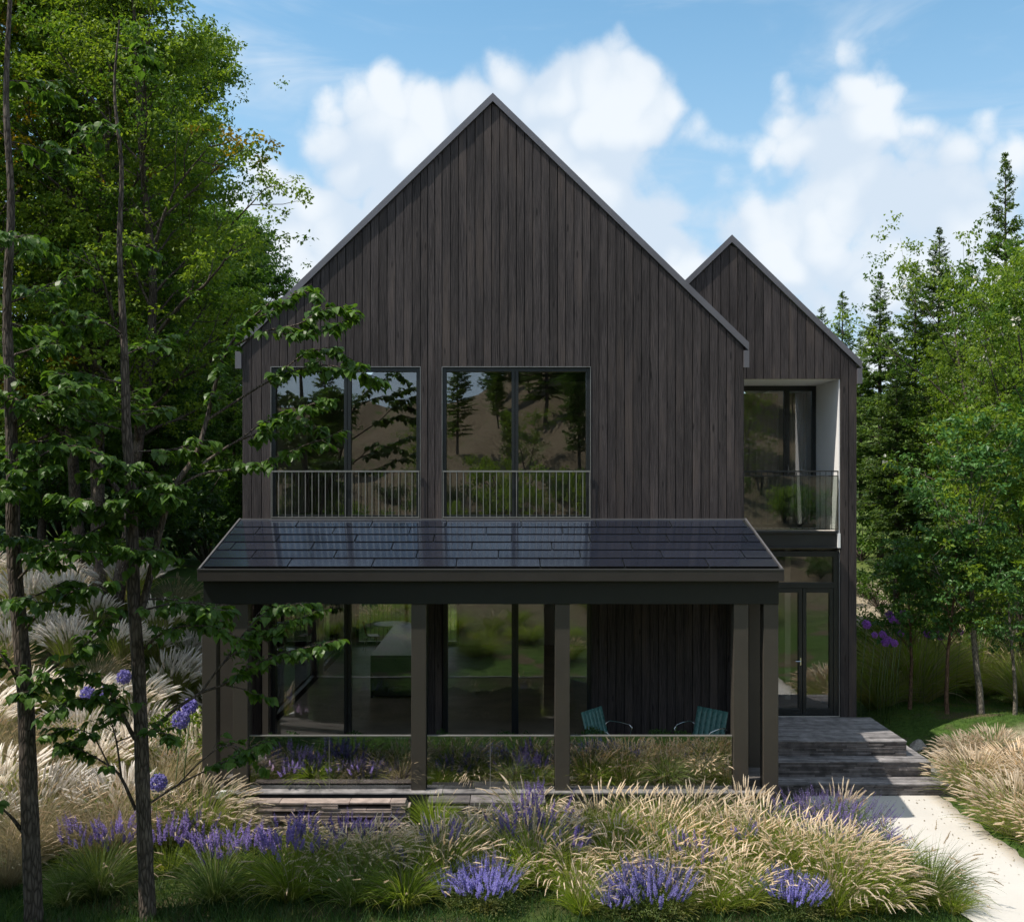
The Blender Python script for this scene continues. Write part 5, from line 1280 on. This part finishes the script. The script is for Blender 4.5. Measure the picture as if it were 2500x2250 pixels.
# right of the path
for px, D, s, k, lb in [(1925,17.3,1.0,0,'big tan plumed grass beside the bottom step'), (2000,15.6,1.05,0,'big cream plumed grass over the path at the frame edge'), (2010,17.6,1.0,1,'dry cream plumed grass behind the big tan one'), (1960,18.6,.8,1,'pale feathery grass below the mound with young trees'), (1900,18.7,.7,1,'small pale grass where mound meets steps'), (2060,16.8,1.05,1,'cream plumed grass mostly outside the frame'), (2075,14.9,.9,0,'tan plumed grass just past the frame edge')]:
    bed('plume_grass', BIG[k], px, D, s, lb, 'ornamental grass', 'big plumed grasses right of the path')
put('tall_grass', HUGE, *[(1805-CX)*23.2/F, 23.2], .3, 1.0, 'very large fountain of olive grass behind the young trees', 'ornamental grass')
put('tall_grass', HUGE, *[(1700-CX)*22.8/F+.35, 22.8], 2.3, .62, 'dark fountain grass against the corner of the wing', 'ornamental grass')
put('tall_grass', HUGE, *[(1930-CX)*24.0/F, 24.], 4.3, .8, 'large fountain grass half hidden behind the tallest young tree', 'ornamental grass')
put('tall_grass', HUGE, *[(2030-CX)*22.5/F, 22.5], 5.3, .7, 'fountain grass at the frame edge behind the mound', 'ornamental grass')
# left bank
bk = []
rg = np.random.default_rng(5); n = 0
for yy in np.arange(14.6, 25, 1.05):
    for xx in np.arange(-14.5, -5.0, .95):
        x = xx+rg.uniform(-.35, .35); y = yy+rg.uniform(-.35, .35)
        if x > -5.35 or (x > -5.7 and y > 17): continue
        if abs(x) > y*.56: continue
        k = rg.integers(0, 3); kind = BANK[k] if rg.random() < .82 else DRYT
        tall = 'leaning' if k != 1 else 'upright'
        wh = 'on the sunny bank'
        put('bank_grass', kind, x, y, rg.uniform(-.4, .4), rg.uniform(.85, 1.25), 'clump of %s beside the porch' % ('pale feathery bank grass'), 'ornamental grass', 'pale feathery grasses covering the bank')
        n += 1
for (px, D, s, kind, lb) in [(60, 14.2, .95, DRYT, 'dry straw coloured grass behind the scaly trunk'), (175, 15.0, 1.0, DRYT, 'dry straw grass arching above the violet spikes between the trunks'), (10, 13.5, .8, DRYT, 'dry grass at the frame edge by the scaly trunk'), (110, 15.4, 1.1, BANK[0], 'dark green grass with long white plumes leaning between the trunks')]:
    bed('bank_grass', kind, px, D, s, lb, 'ornamental grass')
# alliums
def allium(name, seed, H, r, fl, nf=260):
    rg = np.random.default_rng(seed); m = MB(); top = Vector((.06*H, 0, H)); m.tube([(0, 0, 0), (.01, 0, H*.5), top], .006, 5)
    v = unit(rg.normal(size=(nf, 3))); p = v*r*rg.uniform(.72, 1, (nf, 1)) + np.array(top) + np.array([0, 0, r*.8])
    a = leaves(p, rg.normal(size=p.shape)+v, v, r*.30, r*.26, LEAFT); b = leaves(p, rg.normal(size=p.shape), v+rg.normal(0, .4, v.shape), r*.30, r*.26, LEAFT)
    return [('stem', m.mesh(name+'_stem', M['stemgreen'], True)), ('flower_head', np_mesh(name+'_head', [(*a, 0), (*b, 0)], [M[fl]]))]
AL = allium('al', 201, 1.0, .13, 'violetblue'); AP = allium('ap', 202, 1.5, .12, 'purple', 160)
for px, py, D, s, lb in [(352, 1422, 15.8, 1., 'round violet allium head hanging just outside the porch corner, lower of two'), (369, 1395, 16.2, .9, 'round violet allium head above the other by the porch corner'), (313, 1545, 14.6, .9, 'violet globe flower right of the forked trunk above the spikes'),
                        (240, 1337, 17.5, .9, 'violet globe flower high on the bank left of the forked trunk'), (170, 1370, 17.0, .9, 'violet globe flower on the bank between the trunks'), (205, 1365, 17.4, .7, 'small violet globe flower next to another on the bank')]:
    c = at(px, py, D); zg = float(hgt(c.x, D)); sc_ = (c.z-zg)/1.10
    e = put('allium_flower', AL, c.x-.06, D, 0, sc_, lb, 'flower', 'violet globe flowers by the bank', z=zg)
    f = s*1.0/sc_; hd = [q_ for q_ in e.children if q_.name.startswith('flower_head')][0]; hd.scale = (f, f, f); hd.location = (.06*(1-f), 0, 1.104*(1-f))
for k, (px, py, D, r) in enumerate([(1711, 1235-3, 21.5, 1.), (1762, 1222, 21.6, .9), (1757, 1217-3, 21.8, 1.), (1774, 1222+2, 21.7, .8), (1784, 1217-7, 22.0, .85), (1727, 1253, 21.4, .7), (1743, 1252, 21.5, .85), (1748, 1268, 21.4, .9), (1754, 1262, 21.5, .8), (1766, 1269, 21.3, .85), (1779, 1250, 21.6, .7), (1832, 1250, 22.0, 1.), (1850, 1245, 22.2, .7), (1856, 1256, 22.1, .85), (1897, 1247, 22.3, .7)]):
    c = at(px, py, D); zg = float(hgt(c.x, D)); sc_ = (c.z-zg)/1.6
    e = put('allium_flower', AP, c.x-.09*sc_, D, 0, sc_, 'purple flower head on a tall stem beside the wing and the olive fountain grass', 'flower', 'purple flower heads beside the wing', z=zg)
    f = r/sc_*.78; hd = [q_ for q_ in e.children if q_.name.startswith('flower_head')][0]; hd.scale = (f, f, f); hd.location = (.09*(1-f), 0, 1.596*(1-f))
# shrubs against the porch inside and low dark hedge
def shrub(name, seed, r, h, n, mat_, leafL=.06):
    rg = np.random.default_rng(seed); bl = []; lines = []
    for k in range(int(14*r/.5)):
        az = rg.uniform(0, 6.28); q = rg.random()**.5*r; c = np.array([math.cos(az)*q, math.sin(az)*q, h*rg.uniform(.35, .95)])
        lines.append((np.array([[0, 0, 0], c*.5+np.array([0, 0, .05]), c]), np.array([.012, .008, .004])))
        p, v = clump_pts(c, r*.32, n//14, rg, .8, .3); bl.append((*leaves(p, unit(v+rg.normal(0, .5, v.shape)), unit(v+np.array([0, 0, .8])+rg.normal(0, .4, v.shape)), leafL, leafL*.6, LEAFT), 0))
    return [('stems', np_mesh(name+'_stems', [(*tubes_np(lines, 5), 0)], [M['bark']], True)), ('foliage', np_mesh(name+'_fol', bl, [M[mat_]]))]
SH = shrub('sh', 301, .55, .75, 1500, 'leafmid'); SD = shrub('sd', 302, .6, .6, 1500, 'leafdark'); SY = shrub('sy', 303, .6, 1.0, 1500, 'leafbright')
for (x, y, rz, s, p, lb) in [(-5.75, 16.2, 0, 1.0, SH, 'low green shrub outside the porch corner below the alliums'), (-5.5, 18.2, 1, 1.3, SY, 'yellow green shrub seen behind the side posts of the porch'), (9.7, 27.2, 1, 1.7, SH, 'round green bush where the dirt track meets the meadow'), (-6.3, 15.0, 2, .8, SH, 'small green shrub at the foot of the bank'),
                            (10.4, 27.2, 1, 1.6, SD, 'dark bush behind the olive fountain grass'), (12.6, 24.4, 2, 2.2, SD, 'dark shrub behind the mound'), (14.8, 24.0, 3, 2.4, SD, 'dark shrub at the frame edge behind the mound'), (11.6, 26.5, 4, 2.0, SH, 'green shrub behind the young trees')]:
    put('garden_shrub', p, x, y, rz, s, lb, 'shrub')
# rocks by the mound
def rock(x, y, s, lb, seed):
    rg = np.random.default_rng(seed); import bmesh
    bm = bmesh.new(); bmesh.ops.create_icosphere(bm, subdivisions=3, radius=1)
    for v in bm.verts:
        c = v.co; k = 1+.22*math.sin(c.x*3+seed)+.18*math.sin(c.y*5+seed*2)+.1*math.sin(c.z*9+c.x*6); v.co = Vector((c.x*k*1.3, c.y*k, c.z*k*.55))
    me = bpy.data.meshes.new('rock'); bm.to_mesh(me); bm.free(); me.materials.append(M['rock']); me.polygons.foreach_set('use_smooth', [True]*len(me.polygons))
    o = link('rock', me); o.location = (x, y, float(hgt(x, y))+.02); o.scale = (s, s, s); o.rotation_euler = (0, .2, seed); tag(o, lb, 'rock', 'rocks at the foot of the mound')
M['rock'] = plain('pale_rock', (.30, .27, .24), .9, .2, 0, .4, 5, .6)
for x, y, s, lb, sd in [(8.4, 19.2, .22, 'grey rock between the landing and the mound', 1), (8.9, 19.0, .30, 'largest pale rock below the slim speckled trunk', 2), (9.6, 18.9, .22, 'pale rock under the pale feathery grass', 3), (8.1, 19.8, .16, 'small rock closest to the landing', 4), (10.6, 18.9, .3, 'pale rock at the frame edge of the mound', 5)]: rock(x, y, s, lb, sd)

# ------------------------------------------------------------------ ground cover
def cover(name, regions, per_m2, h, w, mats, seed, kind_label=None):
    rg = np.random.default_rng(seed); P_ = []
    for (x0, x1, y0, y1, dn) in regions:
        n = int((x1-x0)*(y1-y0)*per_m2*dn); p = np.stack([rg.uniform(x0, x1, n), rg.uniform(y0, y1, n)], 1); P_.append(p)
    p = np.concatenate(P_); x, y = p.T
    keep = ~((x > 5.0+.5*sm(14, 12, y)+.25*np.sin(y*1.1)) & (x < 7.47+rg.uniform(-.05, .08, len(x))) & (y < 17.5)) & ~((x > -4.85) & (x < 7.3) & (y > 15.1) & (y < 31)) & ~((x > 4) & (x < 7.9) & (y > 17.3) & (y < 20)) & (np.abs(x) < y*.56+.5)
    d = .5+.5*np.sin(x*2.1+np.sin(y*1.7)*1.3)*np.sin(y*2.3+1.1*np.sin(x*1.2)); keep &= rg.random(len(x)) < .35+.65*d
    x = x[keep]; y = y[keep]; n = len(x); z = hgt(x, y)
    b = np.stack([x, y, z-.01], 1); az = rg.uniform(0, 6.28, n); hh = h*rg.uniform(.5, 1.4, n)
    s = np.stack([np.cos(az), np.sin(az), 0*az], 1)*w*rg.uniform(.7, 1.5, n)[:, None]; ln = np.stack([rg.normal(0, .45, n), rg.normal(0, .45, n), np.ones(n)], 1)*hh[:, None]
    v = np.stack([b-s, b+s, b+ln], 1).reshape(-1, 3); f = np.arange(3*n).reshape(-1, 3)
    o = link(name, np_mesh(name, [(v, f, 0)], mats)); tag(o, kind='stuff'); return o
cover('lawn_grass', [(-8, 9.5, 12.2, 17.4, 1.), (7.2, 13.5, 17.4, 24, .9), (-9, -5, 17, 22, .5), (7, 16, 24, 34, .45)], 1100, .055, .0035, [M['lawnblade']], 401)
def litter():
    rg = np.random.default_rng(77); n = 170; x = rg.uniform(5.3, 7.45, n); x = np.where(rg.random(n) < .6, 7.45-np.abs(rg.normal(0, .35, n)), x); y = rg.uniform(12.3, 17.2, n)
    p = np.stack([x, y, hgt(x, y)+.028], 1); A = unit(np.stack([rg.normal(size=n), rg.normal(size=n), 0*x+.1], 1)); L = rg.uniform(.012, .045, n)
    v, f = leaves(p, A, np.array([0, 0, 1.])+rg.normal(0, .2, p.shape), L, L*.6, LEAFT); o = link('fallen_leaves', np_mesh('litter', [(v, f, 0)], [M['bladebrown']])); tag(o, kind='stuff')
litter()
cover('ground_cover', [(-7, 7, 12.0, 13.4, 1.), (-5, 5, 13.4, 15.2, .6)], 900, .15, .007, [M['leafdark'], M['blade']], 402)

# scrub on the slope behind the viewpoint, mirrored in the panes
rg = np.random.default_rng(91)
for k in range(46):
    y = rg.uniform(-13, 3.0); x = rg.uniform(-9, 13); 
    if abs(x) < 1.6 and y > -1.5: continue
    p = (SH, SD, SY)[k % 3]; put('garden_shrub', p, x, y, rg.uniform(0, 6), rg.uniform(1.0, 2.6) if y < 0 else rg.uniform(.7, 1.3), 'shrub on the slope behind the viewpoint, mirrored in the panes', 'shrub', 'scrub mirrored in the windows')
for k in range(70):
    x = rg.uniform(-7, 9); y = rg.uniform(1.5, 9.3); put('plume_grass', (PLG[k % 2], GR[k % 3], GR[1])[k % 3], x, y, rg.uniform(0, 6), rg.uniform(.8, 1.2), 'grass clump on the slope below the viewpoint, mirrored in the porch glass', 'ornamental grass', 'grasses mirrored in the porch glass')

for (x, y, s_, p) in [(-9.2, 31, 4, SD), (-10.8, 33, 4.5, SH), (-12.6, 31.5, 4, SD), (-14.5, 33, 5, SD), (-8.6, 34.5, 4, SD)]:
    put('garden_shrub', p, x, y, x, s_, 'dark bush closing the gap under the trees at the top of the bank', 'shrub', 'dark bushes at the top of the bank')
for k, (mm, x, y, rz, s_) in enumerate([(bigC, 3.5, -12, .4, .42), (bigC, 6.3, -9.5, 2.4, .36), (roundD, -3.6, -10, 3, .42), (bigC, 10.8, -13, 1., .5), (conC, 8.2, -22, 4, .7), (bigC, 2.4, -25, 5, .5)]):
    place_tree('conifer_tree' if mm in (conA, conC) else 'broadleaf_tree', *mm, x, y, rz, s_, 'tree on the slope behind the viewpoint, mirrored in the window panes', group='trees mirrored in the windows')

for k in range(26):
    x = rg.uniform(-1.5, 17); y = rg.uniform(-30, -14); mm = (bigC, roundD, conC, bigC)[k % 4]
    place_tree('conifer_tree' if mm is conC else 'broadleaf_tree', *mm, x, y, rg.uniform(0, 6), rg.uniform(.2, .42), 'tree on the slope behind the viewpoint, mirrored in the window panes', group='trees mirrored in the windows')
# planting behind the porch glass
def hedge(x0, x1, y, w_, z0, z1, seed, lb):
    rg = np.random.default_rng(seed); n = int((x1-x0)*5200); u = np.stack([rg.uniform(x0, x1, n), y+rg.uniform(-w_, w_, n), z0+(z1-z0)*rg.random(n)**.8], 1)
    lump = .06*np.sin(u[:, 0]*5+1)+.04*np.sin(u[:, 0]*13+u[:, 1]*9); u[:, 2] = z0+(u[:, 2]-z0)*(1+lump/(z1-z0)); u[:, 1] += lump
    A = unit(rg.normal(size=u.shape)+np.array([0, -.5, .4])); L = .042*rg.uniform(.6, 1.3, n); v, f = leaves(u, A, rg.normal(size=u.shape)+np.array([0, -.8, .8]), L, L*.62, LEAFT)
    t = [(np.array([[x, y, z0], [x+.02, y+.02, (z0+z1)/2], [x-.02, y, z1-.05]]), np.array([.012, .008, .004])) for x in np.arange(x0+.1, x1, .22)]
    e = empty('low_hedge', ((x0+x1)/2, y, z0)); c = np.array([(x0+x1)/2, y, z0]); tag(e, lb, 'hedge', 'low hedges behind the porch glass')
    link('foliage', np_mesh('hedge_fol', [(v-c, f, 0)], [M['leafdark']]), e); Vt, Ft = tubes_np(t, 5); link('stems', np_mesh('hedge_stems', [(Vt-c, Ft, 0)], [M['bark']], True), e)
hedge(-3.9, -1.6, 16.28, .13, -.05, .52, 501, 'low dark hedge behind the porch glass next to the kitchen side')
hedge(-1.15, .68, 16.28, .13, -.05, .54, 502, 'low dark hedge behind the middle bay of porch glass')
hedge(1.08, 3.5, 16.20, .13, -.05, .60, 503, 'low dark hedge behind the porch glass before the green chairs')
def inpot(kind, parts, px, s, lb, cat='ornamental grass', D=16.02, g_='clumps behind the porch glass'): put(kind, parts, (px-CX)*D/F, D, random.uniform(0, 6), s, lb, cat, g_, z=-.13)
PKF = spikes('pk', 158, n=60, L=.60, rb=.10, spread=.5, bend=.3, sl=.2, rad=.028, flower='pinkf', foliage='leafmid', nb=60, bL=.3, whorl=.02, per=5)
SPD = spikes('spd', 159, n=60, L=.50, rb=.16, spread=.6, bend=.2, sl=.2, rad=.024, flower='violet', foliage='leafdark', nb=160, bL=.35, whorl=.016, per=5)
inpot('flowering_plant', PKF, 535, .85, 'pale pink flowering plant behind the first pane of porch glass', 'flower'); inpot('flowering_plant', PKF, 497, .62, 'smaller pale pink flowering plant against the post behind the glass', 'flower')
for px, s_, lb in [(580, .95, 'deep violet flowering plant beside the pale pink one'), (672, .75, 'deep violet plant right of the first glass joint'), (720, .85, 'deep violet plant in the middle of the second pane'), (752, .7, 'deep violet plant between dry clumps near the second post')]: inpot('flowering_plant', SPD, px, s_, lb, 'flower')
for px, s_, pr, lb in [(620, .85, GR[1], 'olive grass clump behind the first glass joint'), (695, .5, DRYT, 'small dry clump between violet plants behind the glass'), (790, .6, DRYT, 'dry clump against the second post behind the glass'), (880, .6, GR[2], 'green clump at the near end of the middle bay'), (930, .6, PL[1], 'pale plumed clump in the middle bay behind the glass'), (1010, .85, GR[0], 'taller grass clump right of the middle glass joint'), (1065, .6, GR[1], 'green clump against the third post behind the glass'),
        (1170, .85, GR[1], 'green clump at the near end of the chair bay'), (1240, .6, GR[0], 'small green clump between the two larger ones in the chair bay'), (1315, 1.0, GR[0], 'large round green clump in the chair bay'), (1390, .75, PL[2], 'plumed clump near the thick corner post behind the glass'), (1430, .5, GR[2], 'small green clump against the thick corner post')]:
    inpot('grass_clump', pr, px, s_, lb)

for (x, y, s_, lb) in [(9.9, 25.2, .62, 'olive fountain grass low on the slope behind the wing'), (11.0, 27.4, .6, 'small fountain grass half way up the slope beside the wing'), (12.2, 29.0, .55, 'fountain grass high on the slope under the conifers')]:
    put('tall_grass', HUGE, x, y, x, s_, lb, 'ornamental grass')
for k, (x, y, s_) in enumerate([(11.3, 30.5, 1.5), (12.6, 31.0, 1.8), (13.4, 29.3, 1.6), (11.9, 33.6, 2.0), (14.8, 31.5, 2.2), (13.6, 34.5, 2.4), (16, 33, 2.4), (10.6, 31.6, 1.2)]):
    put('garden_shrub', (SH, SD, SY)[k % 3], x, y, k, s_, 'bush on the sunny slope under the conifers beside the wing', 'shrub', 'bushes on the slope beside the wing')
